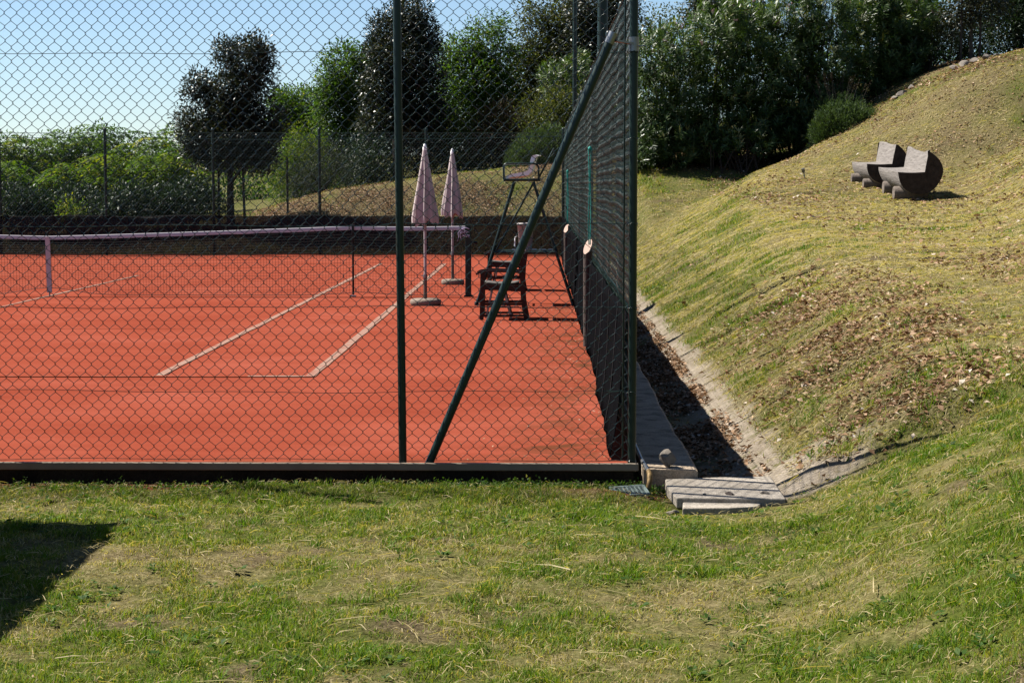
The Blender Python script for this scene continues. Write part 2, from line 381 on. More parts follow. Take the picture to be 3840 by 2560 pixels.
def greenness(X, Y):
    """share of living grass against dry thatch"""
    g = fbm(X * .9, Y * .9, 31, 4); g2 = fbm(X * 2.8, Y * 2.8, 41, 3)
    base = .64 + 1.2 * (g - .5) + 1.5 * (g2 - .5) + .9 * (fbm(X * 8, Y * 8, 47, 2) - .5)
    lawn = np.where((Y < 11.2), base + .12 - .28 * np.exp(-((X + 1.5) / 1.1) ** 2 - ((Y - 9.0) / .7) ** 2) - .35 * np.exp(-((X - 1.2) / .8) ** 2 - ((Y - 10.2) / .6) ** 2), base)
    bank = .40 + 1.2 * (g - .5) + 1.2 * (g2 - .5)
    ed = 1.6 + np.interp(Y, PY, PZ) / .57; terr = sst(ed - .7, ed + .2, X) * (1 - sst(5.6 + .19 * (Y - 22), 7.0 + .19 * (Y - 22), X)) * sst(13, 15, Y) * (Y < 44) * .38   # mown hay lies on the terrace
    far = .50 + 1.1 * (g - .5) + .9 * (g2 - .5)
    b = np.where(Y < 22, bank, far) - terr
    return np.clip(np.where(Y < 10.6, lawn, np.where((X > 1.5) | (Y > 44), b, lawn)), 0, 1)
def concness(X, Y):
    a = ((X > 1.08) & (X < 1.62) & (Y > 10.9) & (Y < 44)) * np.clip(.35 + sst(1.2, 1.4, X) + .2 * np.sin(Y * 2.2), 0, 1) * (1 - sst(1.5, 1.64, X + .14 * (vnoise(X * 3, Y * 2.2, 77) - .5)))
    b = ((X > 1.3) & (Y > 10.6) & (Y < 11.9)) * (1 - sst(1.72, 1.98, X + .35 * (vnoise(X * 5, Y * 5, 78) - .5))) * sst(10.6, 10.85, Y + .1 * (X - 1.4)) * (1 - sst(11.6, 11.9, Y))
    return np.maximum(a, b)
def litterness(X, Y):
    n = fbm(X * .8 + 3, Y * .8, 61, 4) + .7 * (fbm(X * 3.1, Y * 3.1, 71, 3) - .5)
    d = .85 * np.exp(-((X - 2.35 - .05 * (Y - 12)) / .6) ** 2) * sst(10.7, 11.6, Y) * (1 - sst(17, 24, Y))
    back = sst(44.8, 46, Y) * (1 - sst(50, 52, Y)) * (X < 1.8) * .9
    dit = ((X > .98) & (X < 1.42) & (Y > 11) & (Y < 44)) * .9
    r = (X > 4) * sst(15, 20, Y) * .5
    hed = sst(46.2, 47.5, Y) * (X > 1) * .7
    return np.clip(np.maximum.reduce([d * 1.25, back * 1.05, dit, r, hed]) * (n * 2.4 - .55), 0, 1)
vg = greenness(VX, VY); vs = litterness(VX, VY)
bare = np.clip((fbm(VX * 1.9, VY * 1.9, 91, 4) - .67) * 7, 0, 1) * (VY < 45)
vs = np.maximum(vs * .85, bare * .8)
def redness(X, Y): return np.clip(sst(10.72, 11.15, Y) * (Y < 11.6) * (X < .74) * (fbm(X * 2.2, Y * 3, 51, 4) * 2.6 - .55) + 1.3 * np.exp(-((X - .42) / .3) ** 2 - ((Y - 10.95) / .2) ** 2) * (fbm(X * 5, Y * 5, 53, 3) * 1.6), 0, 1) * (X < .76)
vred = redness(VX, VY)
vc = concness(VX, VY)
ground = mesh_np('ground', np.stack([VX, VY, VZ], 1), GF, M['ground'], None, True, dict(green=vg, soil=vs, red=vred, conc=vc))
tag(ground, 'grass lawn and mown bank rising to the wooded hill', 'ground', kind='structure')

# clay court: one sheet just above the ground
cx = grid_axis([(-24, -2, .5), (-2, .57, .08)]); cyv = grid_axis([(11.42, 16, .1), (16, 44.6, .4)])
CX, CY = np.meshgrid(cx, cyv)
cz = .004 * (fbm(CX * 1.1, CY * 1.1, 15, 3) - .5) + .10 * sst(43.3, 44.2, CY) * (fbm(CX * .7, CY * .7, 19, 3)) * .8
nx = len(cx); ii = (np.arange(len(cyv) - 1)[:, None] * nx + np.arange(nx - 1)[None, :]).ravel()
stain = np.clip(sst(-.55, .5, CX) * (1 - .5 * sst(22, 30, CY)) + .9 * (1 - sst(11.45, 11.75, CY)) + .55 * np.exp(-((CX - .1) / .4) ** 2) * np.exp(-((CY - 11.9) / .5) ** 2), 0, 1)
tag(mesh_np('clay_court', np.stack([CX.ravel(), CY.ravel(), cz.ravel()], 1), np.stack([ii, ii + 1, ii + nx + 1, ii + nx], 1), M['clay'], None, True, dict(stain=stain.ravel())),
    'red clay tennis court inside the green fence', 'court', kind='structure')
# court lines (centre of court at x = -7.504, base line y = 16.60)
OX, OY = -7.504, 16.60
def strip(x0, y0, x1, y1, w, mat, label, z=.008):
    a = Vector((x0, y0, 0)); b = Vector((x1, y1, 0)); t = (b - a).normalized(); s = Vector((-t.y, t.x, 0)) * w / 2
    n = max(2, int((b - a).length / .12)); v = []; f = []
    for i in range(n + 1):
        p = a + (b - a) * i / n
        wv = 1 + .22 * (vnoise(np.array([p.x * 3 + p.y * 2.1]), np.array([p.y * 1.3]), 8)[0] - .5)
        o = .012 * (vnoise(np.array([p.x * .8 + p.y]), np.array([3.]), 12)[0] - .5)
        v += [p + s * wv + Vector((o, 0, z)), p - s * wv + Vector((o, 0, z))]
        if i: f.append((2 * i - 2, 2 * i - 1, 2 * i + 1, 2 * i))
    mb = MB(); mb.add(v, f); return tag(mb.build('court_line', mat), label, 'court line', 'painted lines of the court', 'structure')
strip(OX + 4.09, OY + .05, OX + 4.09, OY + 23.5, .075, M['line'], 'singles side line running past the net')
strip(OX + 5.46, OY, OX + 5.46, OY + 23.5, .085, M['line'], 'outer doubles side line nearest the chairs')
strip(OX, OY + 5.485, OX, OY + 18.285, .06, M['line'], 'centre service line running under the net strap')
strip(OX - 4.1, OY + 5.485, OX + 4.04, OY + 5.485, .035, M['line_faint'], 'faint near service line across the clay')
strip(OX - 5.4, OY, OX + 4.9, OY, .10, M['line_faint'], 'half buried base line nearest the camera')
strip(OX + 4.9, OY, OX + 5.5, OY, .085, M['line'], 'clean corner end of the near base line', .010)
strip(OX - 4.1, OY + 18.285, OX + 4.04, OY + 18.285, .05, M['line_faint'], 'faint far service line beyond the net')
strip(OX - 5.4, OY + 23.77, OX + 5.4, OY + 23.77, .07, M['line_faint'], 'faint base line at the far end')

# edging board and kerb under the front fence
e = empty('edging_board', (-7, 11.35, 0), 'grey brown edging board along the foot of the front fence', 'edging')
b = MB(); b.box((0, -.012, -.002), (15.2, .03, .046), bev=.004); b.build('board', M['board'], e)
b = MB(); b.box((0, .085, -.095), (15.14, .10, .135)); b.build('footing', M['darkconc'], e)
# concrete strip beside the fence and the drain edge
def rough_prism(x0, x1, y0, y1, z0, z1, step, seed, edge=.012):
    ys = np.arange(y0, y1 + 1e-6, step); v = []; f = []
    for i, y in enumerate(ys):
        jo = edge * 2 * (vnoise(np.array([y * 2.3]), np.array([1.]), seed)[0] - .5); jz = edge * .8 * (vnoise(np.array([y * 3.1]), np.array([5.]), seed)[0] - .5)
        v += [(x0, y, z0), (x1 + jo, y, z0), (x1 + jo, y, z1 + jz - .012), (x1 + jo - .018, y, z1 + jz), (x0, y, z1)]
        if i:
            for k in range(5): f.append(((i - 1) * 5 + k, (i - 1) * 5 + (k + 1) % 5, i * 5 + (k + 1) % 5, i * 5 + k))
    f.append((4, 3, 2, 1, 0)); n = len(ys) - 1; f.append(tuple(n * 5 + k for k in range(5)))
    return v, f
v, f = rough_prism(.63, .955, 11.33, 44.0, -.32, -.015, .25, 4); mb = MB(); mb.add(v, f)
tag(mb.build('path', M['concrete']), 'weathered concrete strip along the outside of the side fence', 'path', kind='structure')

# ================================================================== FENCES
def tubes_np(P, r, n):
    """P (w,m,3) polylines -> verts, quads of n-sided tubes"""
    w, m, _ = P.shape
    T = np.empty_like(P); T[:, 1:-1] = P[:, 2:] - P[:, :-2]; T[:, 0] = P[:, 1] - P[:, 0]; T[:, -1] = P[:, -1] - P[:, -2]; T = norm(T)
    ref = np.array([.31, .52, .11]); A = norm(np.cross(T, ref)); B = np.cross(T, A)
    ang = 2 * np.pi * np.arange(n) / n
    V = P[:, :, None, :] + r * (A[:, :, None, :] * np.cos(ang)[None, None, :, None] + B[:, :, None, :] * np.sin(ang)[None, None, :, None])
    base = (np.arange(w)[:, None, None] * m + np.arange(m - 1)[None, :, None]) * n; k = np.arange(n)[None, None, :]
    F = np.stack([base + k, base + (k + 1) % n, base + n + (k + 1) % n, base + n + k], -1).reshape(-1, 4)
    return V.reshape(-1, 3), F
def chainlink(name, o, u, nrm, length, z0, z1, r, n, parent, wob=.004, w=.038, p=.084, seed=1):
    o = np.array(o, float); u = np.array(u, float); nrm = np.array(nrm, float)
    W = int(length / w); H = int((z1 - z0) / (p / 2)); zz = []; side = []; dep = []
    for k in range(H + 1):
        zc = z0 + k * p / 2
        for s in (-1, 1):
            zz.append(zc + s * .0045); side.append(k % 2); dep.append(s * (1 if k % 2 else -1))
    zz = np.array(zz); side = np.array(side); dep = np.array(dep, float); m = len(zz)
    kk = np.arange(W)[:, None]
    ph = side[None, :].astype(float); fl = (kk % 2)
    # neighbouring wires interlock: wire k zigzags between k*w and (k+1)*w, mirrored on odd wires
    s_ = np.where(fl == 1, 1 - ph, ph)
    X = (kk + s_) * w + np.where(s_ > .5, .0025, -.0025)
    Z = np.broadcast_to(zz[None, :], X.shape).copy(); D = np.broadcast_to(dep[None, :], X.shape) * .0028
    big = fbm(X * .9, Z * 1.1, seed, 2) - .5; sm = vnoise(X * 7, Z * 7, seed + 3) - .5
    X = X + big * wob * 3 + sm * wob; Z = Z + (fbm(X * .8 + 9, Z, seed + 5, 2) - .5) * wob * 4 + (vnoise(X * 8, Z * 8, seed + 9) - .5) * wob; D = D + (fbm(X * .7, Z * .6, seed + 7, 2) - .5) * wob * 8
    P = o[None, None, :] + u * X[..., None] + nrm * D[..., None] + np.array([0, 0, 1.]) * Z[..., None]
    V, F = tubes_np(P, r, n)
    return mesh_np(name, V, F, M['green_wire'], parent, n > 3)
def post_mb(r, h, z0=0, cap=True):
    mb = MB(); mb.tube([(0, 0, z0), (0, 0, h)], r, 16)
    if cap: mb.lathe([(r * 1.08, h - .02), (r * 1.08, h + .012), (r * .7, h + .03), (.001, h + .036)], 14)
    return mb
LW = [.018, .442, .962, 1.476, 1.993, 2.51, 2.98]
FY = 11.47
# front fence
front = empty('chain_link_fence', (.565, FY, 0), 'tall green chain-link fence across the near end of the court with a slanting brace', 'fence', 'chain-link fences round the court')
PX = [.0, -1.41, -3.95, -6.49]
pm = post_mb(.0255, 3.05, -.05).build('post', M['green_paint'], front); pm.location = (0, 0, 0)
tag(pm, 'corner post holding the brace clamp')
for x, r in zip(PX[1:], (.0245,) * 3):
    q = post_mb(r, 3.05, -.05).build('post', M['green_paint'], front); q.location = (x, -.035, 0)
    if x == PX[1]: q.rotation_euler = (0, math.radians(-.45), 0)
chainlink('wire_mesh', (-6.6, .02, 0), (1, 0, 0), (0, 1, 0), 6.58, 0.02, 3.0, .00195, 5, front, .004, seed=2)
lw0 = None
for i, z in enumerate(LW):
    pts = [(x, -.004 + .01, z + .006 * math.sin(x * 1.7 + i * 2) + .004 * math.sin(x * 5 + i) - (.02 if z == 1.476 and x < -1.5 else 0)) for x in np.linspace(-6.6, 0, 60)]
    mb = MB(); mb.tube(pts, .0019 if z != 1.476 else .003, 5); mb.build('line_wire', M['green_wire'], front)
# wire ties at the corner post
for z in LW[:-1]:
    mb = MB()
    mb.tube([(-.032 + .03 * math.cos(t) + .03, -.002 + .031 * math.sin(t), z + .006 * math.sin(3 * t)) for t in np.linspace(0, 2 * math.pi, 14)], .0022, 4)
    mb.tube([(-.05, .0, z), (-.09, .015, z + .003), (-.14, .02, z - .002)], .0024, 4)
    mb.build('wire_tie', M['green_wire'], front)
mb = MB(); mb.tube([(-.055, .012, .04), (-.053, .012, 3.0)], .006, 8); mb.build('tension_bar', M['green_paint'], front)
br = MB(); br.tube([(-1.262, -.06, -.03), (-.135, -.055, 2.60)], .0255, 16); br = br.build('brace', M['green_paint'], front)
cp = MB(); a = Vector((-1.262, -.06, -.03)); d = (Vector((-.135, -.055, 2.60)) - a).normalized(); e_ = Vector((-.135, -.055, 2.60))
cp.tube([e_ - d * .045, e_ + d * .025], .029, 16); cp.build('end_cap', M['galv'], br)
cl = MB(); cl.tube([(0, 0, 2.515), (0, 0, 2.60)], .031, 16); cl.bar((-.115, -.05, 2.575), (-.01, -.012, 2.56), .05, .012, (0, 0, 1)); cl.tube([(.02, -.02, 2.545), (.068, -.026, 2.545)], .004, 6); cl.build('clamp', M['galv'], front)

# side fence
side = empty('chain_link_fence', (.555, FY, 0), 'long green chain-link fence seen edge-on along the side of the court', 'fence', 'chain-link fences round the court')
chainlink('wire_mesh', (.005, .06, 0), (0, 1, 0), (1, 0, 0), 32.9, .03, 3.0, .0019, 4, side, .006, seed=12)
pp = None
for k in range(1, 13):
    q = post_mb(.0225, 3.04, -.2).build('post', M['green_paint'], side) if pp is None else pp.copy()
    if pp is None: pp = q
    else: COL.objects.link(q); q.parent = side
    q.location = (.05, k * 2.72, 0)
for i, z in enumerate(LW):
    mb = MB(); mb.tube([(.012 + .004 * math.sin(y), y, z + .008 * math.sin(y * .9 + i)) for y in np.linspace(0, 33, 80)], .0019, 4); mb.build('line_wire', M['green_wire'], side)
# far fence
far = empty('chain_link_fence', (.555, 44.35, 0), 'green chain-link fence closing the far end of the court before the trees', 'fence', 'chain-link fences round the court')
chainlink('wire_mesh', (-17.5, 0, 0), (1, 0, 0), (0, 1, 0), 17.5, .08, 2.93, .0017, 3, far, .004, seed=22)
pf = None
for x in (-.02, -3.24, -5.76, -8.27, -10.82, -13.33, -15.86):
    q = post_mb(.034, 2.98, -.1).build('post', M['green_paint'], far) if pf is None else pf.copy()
    if pf is None: pf = q
    else: COL.objects.link(q); q.parent = far
    q.location = (x, -.05, 0)
for i, z in enumerate((.5, 1.45, 2.9)):
    mb = MB(); mb.tube([(x, -.01, z) for x in np.linspace(-17.5, 0, 20)], .0045 if z > 2 else .0025, 4); mb.build('line_wire', M['green_wire'], far)
# windscreens
def cloth(name, fn, nu, nv, mat, label, seams=None):
    v = [fn(i / nu, j / nv) for i in range(nu + 1) for j in range(nv + 1)]
    f = [(i * (nv + 1) + j, (i + 1) * (nv + 1) + j, (i + 1) * (nv + 1) + j + 1, i * (nv + 1) + j + 1) for i in range(nu) for j in range(nv)]
    root = empty(name, (0, 0, 0), label, 'windscreen', 'black windscreens hung on the fences')
    mb = MB(); mb.add(v, f, True); o = mb.build('cloth', mat, root)
    md = o.modifiers.new('solid', 'SOLIDIFY'); md.thickness = .003
    return root
n1 = lambda a, b, s: float(vnoise(np.array([a]), np.array([b]), s)[0]) - .5
def fs(u, t):
    y = 11.62 + u * 32.4
    top = .935 + .035 * n1(y * .5, 0., 3) + .02 * n1(y * 3, 1., 5); bot = .012 + .04 * max(0, n1(y * .8, 3., 8)) + .05 * max(0, 1 - abs(y - 12.4) / .6)
    x = .525 - .02 * (1 - t) - .03 * n1(y * 1.1, t * 2., 6) - .012 * n1(y * 5, t * 3, 7) - (.055 * (1 - t) ** 3) * (1 if y < 15 else .4)
    return (x, y, bot + (top - bot) * t)
ws_ = cloth('windscreen', fs, 260, 8, M['black_fabric'], 'black windscreen cloth along the foot of the side fence')
for (ya, yb) in ((12.8, 12.82), (14.1, 14.13), (15.6, 15.63), (17.2, 17.23), (19.0, 19.04), (21.4, 21.44), (24.2, 24.24), (27.5, 27.55), (31, 31.06)):
    mb = MB(); mb.tube([Vector(fs((ya - 11.62) / 32.4, t)) + Vector((-.005, 0, 0)) for t in (.02, .25, .5, .75, .98)], .006, 5); mb.build('seam_cord', M['netcord'], ws_)
def far_screen_mat():
    m, nt, b = newmat('see_through_windscreen'); o = geo(nt)
    b.inputs['Base Color'].default_value = (.016, .016, .017, 1); b.inputs['Roughness'].default_value = .9; b.inputs['Specular IOR Level'].default_value = .1
    tr = N(nt, 'ShaderNodeBsdfTransparent'); mx = N(nt, 'ShaderNodeMixShader'); mx.inputs[0].default_value = .72
    nt.links.new(tr.outputs[0], mx.inputs[1]); nt.links.new(b.outputs[0], mx.inputs[2]); nt.links.new(mx.outputs[0], nt.nodes['Material Output'].inputs[0]); return m
M['see_fabric'] = far_screen_mat()
def ff(u, t):
    x = -17.3 + u * 17.85; top = .96 + .02 * n1(x * .8, 0., 13) + .03 * math.sin(math.pi * ((x + 3.24) / 2.53)) ** 2 * -1; bot = .03
    return (x, 44.26 + .02 * n1(x * 1.5, t * 2, 14), bot + (top - bot) * t)
wf = cloth('windscreen', ff, 120, 4, M['see_fabric'], 'dark see-through windscreen cloth along the far end fence')
mb = MB(); mb.tube([Vector(ff(u, 1)) + Vector((0, -.01, 0)) for u in np.linspace(0, 1, 60)], .008, 5); mb.build('hem_cord', M['netcord'], wf)
for k in range(9):
    u = .05 + k * .115; mb = MB(); mb.tube([Vector(ff(u, t)) + Vector((0, -.008, 0)) for t in (0, .5, 1)], .006, 4); mb.build('seam_cord', M['netcord'], wf)

# tall poles rising behind the side fence
for (y, r, lab) in ((21.4, .058, 'thicker tall green pole just behind the corner brace and side fence'), (38.6, .045, 'thinner tall green pole farther along the side fence')):
    e = empty('light_pole', (.70, y, -.1), lab, 'pole', 'tall poles outside the side fence')
    mb = MB(); mb.tube([(0, 0, 0), (0, 0, 7.5)], [r * 1.05, r * .9], 16); mb.build('shaft', M['green_paint'], e)
    mb = MB(); mb.lathe([(r * 1.9, 0), (r * 1.9, .1), (r * 1.2, .13)], 14); mb.build('base_collar', M['green_paint'], e)
# timber posts against the inside of the windscreen, teal ropes
for (y, h, r, lab, cl_) in ((19.8, 1.13, .045, 'near brown timber post with pale slanting top against the black windscreen', 1), (36.0, .93, .05, 'far brown timber post with pale top beside the umpire chair leg', 2)):
    e = empty('timber_post', (.50, y, 0), lab, 'post', 'timber posts by the side fence')
    mb = MB(); n = 14; rg = []
    for z in np.linspace(0, h - .24, 9): rg.append([(r * (1 + .12 * n1(z * 4, k * 1.3, 33 + cl_)) * math.cos(2 * math.pi * k / n), r * (1 + .12 * n1(z * 4, k * 1.3, 43)) * math.sin(2 * math.pi * k / n), z) for k in range(n)])
    rg.append([(r * math.cos(2 * math.pi * k / n), r * math.sin(2 * math.pi * k / n), h - .08 + .08 * math.cos(2 * math.pi * k / n - .9)) for k in range(n)])
    v = [p for q in rg for p in q]; f = [(i * n + k, i * n + (k + 1) % n, (i + 1) * n + (k + 1) % n, (i + 1) * n + k) for i in range(len(rg) - 1) for k in range(n)]
    mb.add(v, f, True); mb.build('shaft', M['post_wood'], e)
    mb = MB(); mb.add([(x * 1.03, y_ * 1.03, z + .004) for x, y_, z in rg[-1]], [tuple(range(n))]); mb.build('cut_top', M['peel'], e)
for (y, z0, z1, lab) in ((19.6, 1.08, 2.06, 'long teal rope hanging on the side fence above the near timber post'), (35.6, .98, 1.93, 'shorter teal rope hanging on the side fence above the far timber post')):
    mb = MB()
    for s in (-1, 1): mb.tube([(.515 + .01 * s + .004 * math.sin(z * 9 + s), y + .07 * s * math.sin((z - z0) * 3), z) for z in np.linspace(z0, z1, 14)], .0065 if y < 30 else .009, 6)
    mb.lathe([(.001, z1 - .02), (.024, z1), (.02, z1 + .03), (.001, z1 + .045)], 10, (.515, y, 0))
    tag(mb.build('rope', M['teal']), lab, 'rope', 'teal ropes tied to the side fence')
# ================================================================== NET
NY = 28.485
net = empty('tennis_net', (OX, NY, 0), 'black tennis net with pale tape sagging to its centre strap', 'net')
def tape_z(x):   # x from court centre
    a = abs(x)
    return .915 - .012 * math.cos(a * 2) * 0 + (1.07 - .915) * min(1, a / 4.66) ** 1.15 + (0.0 if a < 4.66 else -.012 * math.sin(math.pi * min(1, (a - 4.66) / 1.72)))
XS = np.linspace(-6.38, 6.36, 260)
bot_z = lambda x: .02 + .11 * math.exp(-(x / .55) ** 2) + .05 * math.exp(-((x - 4.66) / .5) ** 2) * (1 if x > 4.66 else .6)
mb = MB()
for i in range(int(12.74 / .045)):
    x = -6.38 + i * .045; zt = tape_z(x); zb = bot_z(x)
    mb.tube([(x + .008 * n1(x * 3, z, 5), .01 * n1(x, z * 2, 9), z) for z in np.linspace(zb, zt - .03, 5)], .0021, 3, False)
for j in range(24):
    t = j / 23
    mb.tube([(x, .004 + .01 * n1(x, t * 2, 9), bot_z(x) + (tape_z(x) - .04 - bot_z(x)) * t) for x in XS[::3]], .0021 if j % 23 else .006, 3, False)
mb.build('netting', M['netcord'], net)
mb = MB()
for s in (-1, 1):
    v = []; f = []
    for i, x in enumerate(XS):
        z = tape_z(x); j = .006 * n1(x * 5, s, 4)
        v += [(x, 0, z + .004), (x, s * .011, z - .004), (x, s * (.013 + j), z - .056 + .006 * n1(x * 4, 0, 6))]
        if i:
            q = (i - 1) * 3; f += [(q, q + 3, q + 4, q + 1), (q + 1, q + 4, q + 5, q + 2)]
    mb.add(v, f, True)
mb.build('headband', M['tape'], net)
mb = MB(); mb.bar((0, -.014, .91), (0.015, -.014, .07), .07, .004, (0, 1, 0)); mb.bar((0, .014, .91), (0.015, .014, .07), .07, .004, (0, 1, 0)); mb.build('centre_strap', M['tape'], net)
mb = MB(); mb.tube([(.015, 0, .08), (.015, 0, -.01)], .012, 8); mb.box((.015, 0, .07), (.075, .03, .02)); mb.build('strap_buckle', M['galv'], net)
mb = MB()
mb.tube([(x, 0, tape_z(x) - .005) for x in (6.30, 6.36, 6.42)], .006, 6)
for k in range(7):
    z = 1.035 - k * .018; mb.tube([(6.33 + .1 * t, -.055 - .02 * math.sin(t * 3 + k), z - .05 * t * (k % 3) * .5 + .012 * math.sin(k * 2 + t * 4)) for t in np.linspace(-.4, 1, 8)], .0055, 5)
mb.tube([(6.31, -.05, 1.03), (6.26, -.07, .97), (6.27, -.06, .90), (6.245, -.06, .84)], .005, 5); mb.tube([(6.3, -.05, 1.02), (6.29, -.07, .93), (6.31, -.06, .86)], .005, 5)
mb.build('lacing_cord', M['lilac'], net)
e = empty('net_post', (OX + 6.41, NY, 0), 'dark green square net post with lilac cord at its top', 'net post')
mb = MB(); mb.box((0, 0, .525), (.09, .09, 1.09), bev=.008); mb.build('shaft', M['green_paint'], e)
mb = MB(); mb.box((0, 0, 1.078), (.096, .096, .016), bev=.004); mb.build('cap', M['teal'] if False else M['green_paint'], e)
mb = MB(); mb.box((0, 0, .012), (.13, .13, .02)); mb.build('ground_sleeve', M['black_metal'], e)
mb = MB(); mb.lathe([(.02, 0), (.02, .09), (.012, .095)], 10); o = mb.build('winder', M['black_metal'], e); o.rotation_euler = (0, math.radians(90), 0); o.location = (.04, 0, .82)
e = empty('singles_stick', (OX + 4.66, NY - .03, 0), 'thin black singles stick propping the net tape', 'singles stick')
mb = MB(); mb.tube([(0, 0, .03), (0, 0, 1.075)], .016, 10); mb.build('rod', M['black_metal'], e)
mb = MB(); mb.box((0, 0, .012), (.09, .07, .02), bev=.004); mb.build('foot', M['galv'], e)
mb = MB(); mb.box((0, .02, 1.08), (.045, .07, .02), bev=.004); mb.build('notch', M['black_metal'], e)

# ================================================================== UMBRELLAS
def umbrella(x, y, ztop, zbot, rad, lab, seed, tilt=0.0, rb=.22, coll=.42):
    e = empty('parasol', (x, y, 0), lab, 'parasol', 'closed parasols beside the net'); r0 = random.Random(seed)
    mb = MB(); nr = 8; H = ztop - zbot; n = 96
    ph = [r0.uniform(-.35, .35) for _ in range(nr)]; am = [r0.uniform(.7, 1.25) for _ in range(nr)]; lo = [r0.uniform(-.03, .04) for _ in range(nr)]
    v = []; L = 26
    for i in range(L + 1):
        t = i / L; R = .022 + (rad - .022) * (t ** 1.05) * (1 - .10 * max(0, t - .93) / .07)
        for k in range(n):
            th = 2 * math.pi * k / n; s = th / (2 * math.pi) * nr; j = int(s) % nr; fr = s - int(s)
            fold = abs(math.sin(math.pi * fr + ph[j] * t * 1.2)); sharp = fold ** .7
            rr = R * (1.08 - .42 * am[j] * sharp * min(1, t * 2.2)) + .006 * math.sin(th * 17 + t * 5) * t
            zz = zbot + .0 + H * (1 - t) + (lo[j] * t - .05 * (1 - fold) * t ** 4) * (1 if t > .3 else 0)
            a2 = th + .25 * t * ph[j]
            v.append((rr * math.cos(a2), rr * math.sin(a2), zz))
    f = [(i * n + k, (i + 1) * n + k, (i + 1) * n + (k + 1) % n, i * n + (k + 1) % n) for i in range(L) for k in range(n)]
    mb.add(v, f, True); can = mb.build('canopy', M['canopy'], e)
    for k in range(4):
        th = 2 * math.pi * (k + .3) / 4
        q = MB(); q.tube([(.012 * math.cos(th), .012 * math.sin(th), ztop - .1), (rad * .55 * math.cos(th), rad * .55 * math.sin(th), zbot + .03)], .006, 5); q.build('rib', M['polewhite'], e)
    q = MB(); q.lathe([(.03, ztop - .05), (.032, ztop - .01), (.024, ztop + .012), (.02, ztop + .035), (.012, ztop + .045)], 14); q.build('finial', M['white'], e)
    q = MB(); q.tube([(0, 0, coll - .03), (0, 0, ztop - .02)], .021, 14); q.build('pole', M['polewhite'], e)
    q = MB(); q.tube([(0, 0, .05), (0, 0, coll)], .026, 14); lp = q.build('lower_tube', M['polegrey'], e)
    q = MB(); q.tube([(0, 0, coll - .035), (0, 0, coll + .012)], .030, 12); q.tube([(-.025, 0, coll - .01), (-.06, 0, coll - .005)], .007, 6); q.build('collar', M['galv'], lp)
    q = MB(); q.lathe([(.001, 0), (rb * .93, 0), (rb, .015), (rb * 1.01, .05), (rb * .97, .075), (rb * .82, .088), (.035, .092)], 28, mod=lambda th, z: 1 + .02 * math.sin(3 * th + 1) + .012 * math.sin(7 * th)); q.build('base', M['stonebase'], e)
    return e
umbrella(-1.63, 26.56, 2.225, 1.17, .205, 'nearer closed pink parasol in front of the net on a round cement base', 3)
umbrella(-1.495, 31.96, 2.255, 1.185, .205, 'farther closed pink parasol just beyond the net', 5, rb=.195, coll=.53)

# ================================================================== UMPIRE CHAIR
UY = 26.8
u = empty('umpire_chair', (-.2, UY, 0), 'tall dark green umpire chair with white shell seat', 'umpire chair')
gp = M['green_paint']
def seg(name, a, b_, r=.019, par=u, mat=gp): 
    mb = MB(); mb.tube([a, b_], r, 10); return mb.build(name, mat, par)
for s in (-.28, .28):
    lg = seg('leg', (-.17, s * .8, 1.74), (-.70, s * 1.25, 0.0), .022); q = MB(); q.lathe([(.03, 0), (.03, .05), (.024, .055)], 10, (-.70, s * 1.25, 0)); q.build('foot', M['black_metal'], lg)
    lg = seg('leg', (.10, s * .8, 1.74), (.665, s * 1.25, 0.0), .022); q = MB(); q.lathe([(.03, 0), (.03, .05), (.024, .055)], 10, (.665, s * 1.25, 0)); q.build('foot', M['black_metal'], lg)
    seg('stay', (.10, s * .82, 1.72), (-.43, s * 1.05, .76), .013)
    seg('side_rail', (-.455, s * 1.05, .745), (.44, s * 1.05, .745), .020)
    # arm rest loop
    mb = MB(); mb.tube([(-.315, s * .85, 1.77), (-.32, s * .85, 1.95), (-.30, s * .85, 1.985), (-.27, s * .85, 1.995), (.10, s * .85, 1.995), (.155, s * .85, 1.985), (.175, s * .85, 1.94), (.175, s * .85, 1.77)], .014, 10); mb.build('armrest', gp, u)
    seg('seat_rail', (-.32, s * .85, 1.765), (.20, s * .85, 1.765), .019)
for z in (.36, .745, 1.12, 1.45):
    t = z / 1.74; x = -.70 + .53 * t; w = .35 - .126 * t; seg('rung', (x, -w, z), (x, w, z), .014)
seg('rear_bar', (.425, -.3, .745), (.425, .3, .745), .016)
seg('holder_rod', (.17, -.22, 1.78), (.395, -.22, 2.21), .014)
mb = MB()
for k in range(5): mb.box((-.16 + k * .13, 0, .768), (.1, .56, .018))
mb.build('platform', M['black_metal'], u)
# moulded shell
prof = [(-.285, 1.79), (-.25, 1.808), (-.19, 1.822), (-.10, 1.835), (-.02, 1.85), (.03, 1.875), (.065, 1.93), (.078, 1.99), (.09, 2.05), (.10, 2.085), (.125, 2.11), (.16, 2.118)]
v = []; f = []; nv_ = 11
for i, (x, z) in enumerate(prof):
    for k in range(nv_):
        y = -.215 + .43 * k / (nv_ - 1); c = abs(y / .215)
        v.append((x - .03 * c ** 2 * (1 if i > 5 else 0), y * (1 if i < 9 else .94), z + .03 * c ** 3 * (1 if i < 6 else 0)))
for i in range(len(prof) - 1):
    for k in range(nv_ - 1): f.append((i * nv_ + k, i * nv_ + k + 1, (i + 1) * nv_ + k + 1, (i + 1) * nv_ + k))
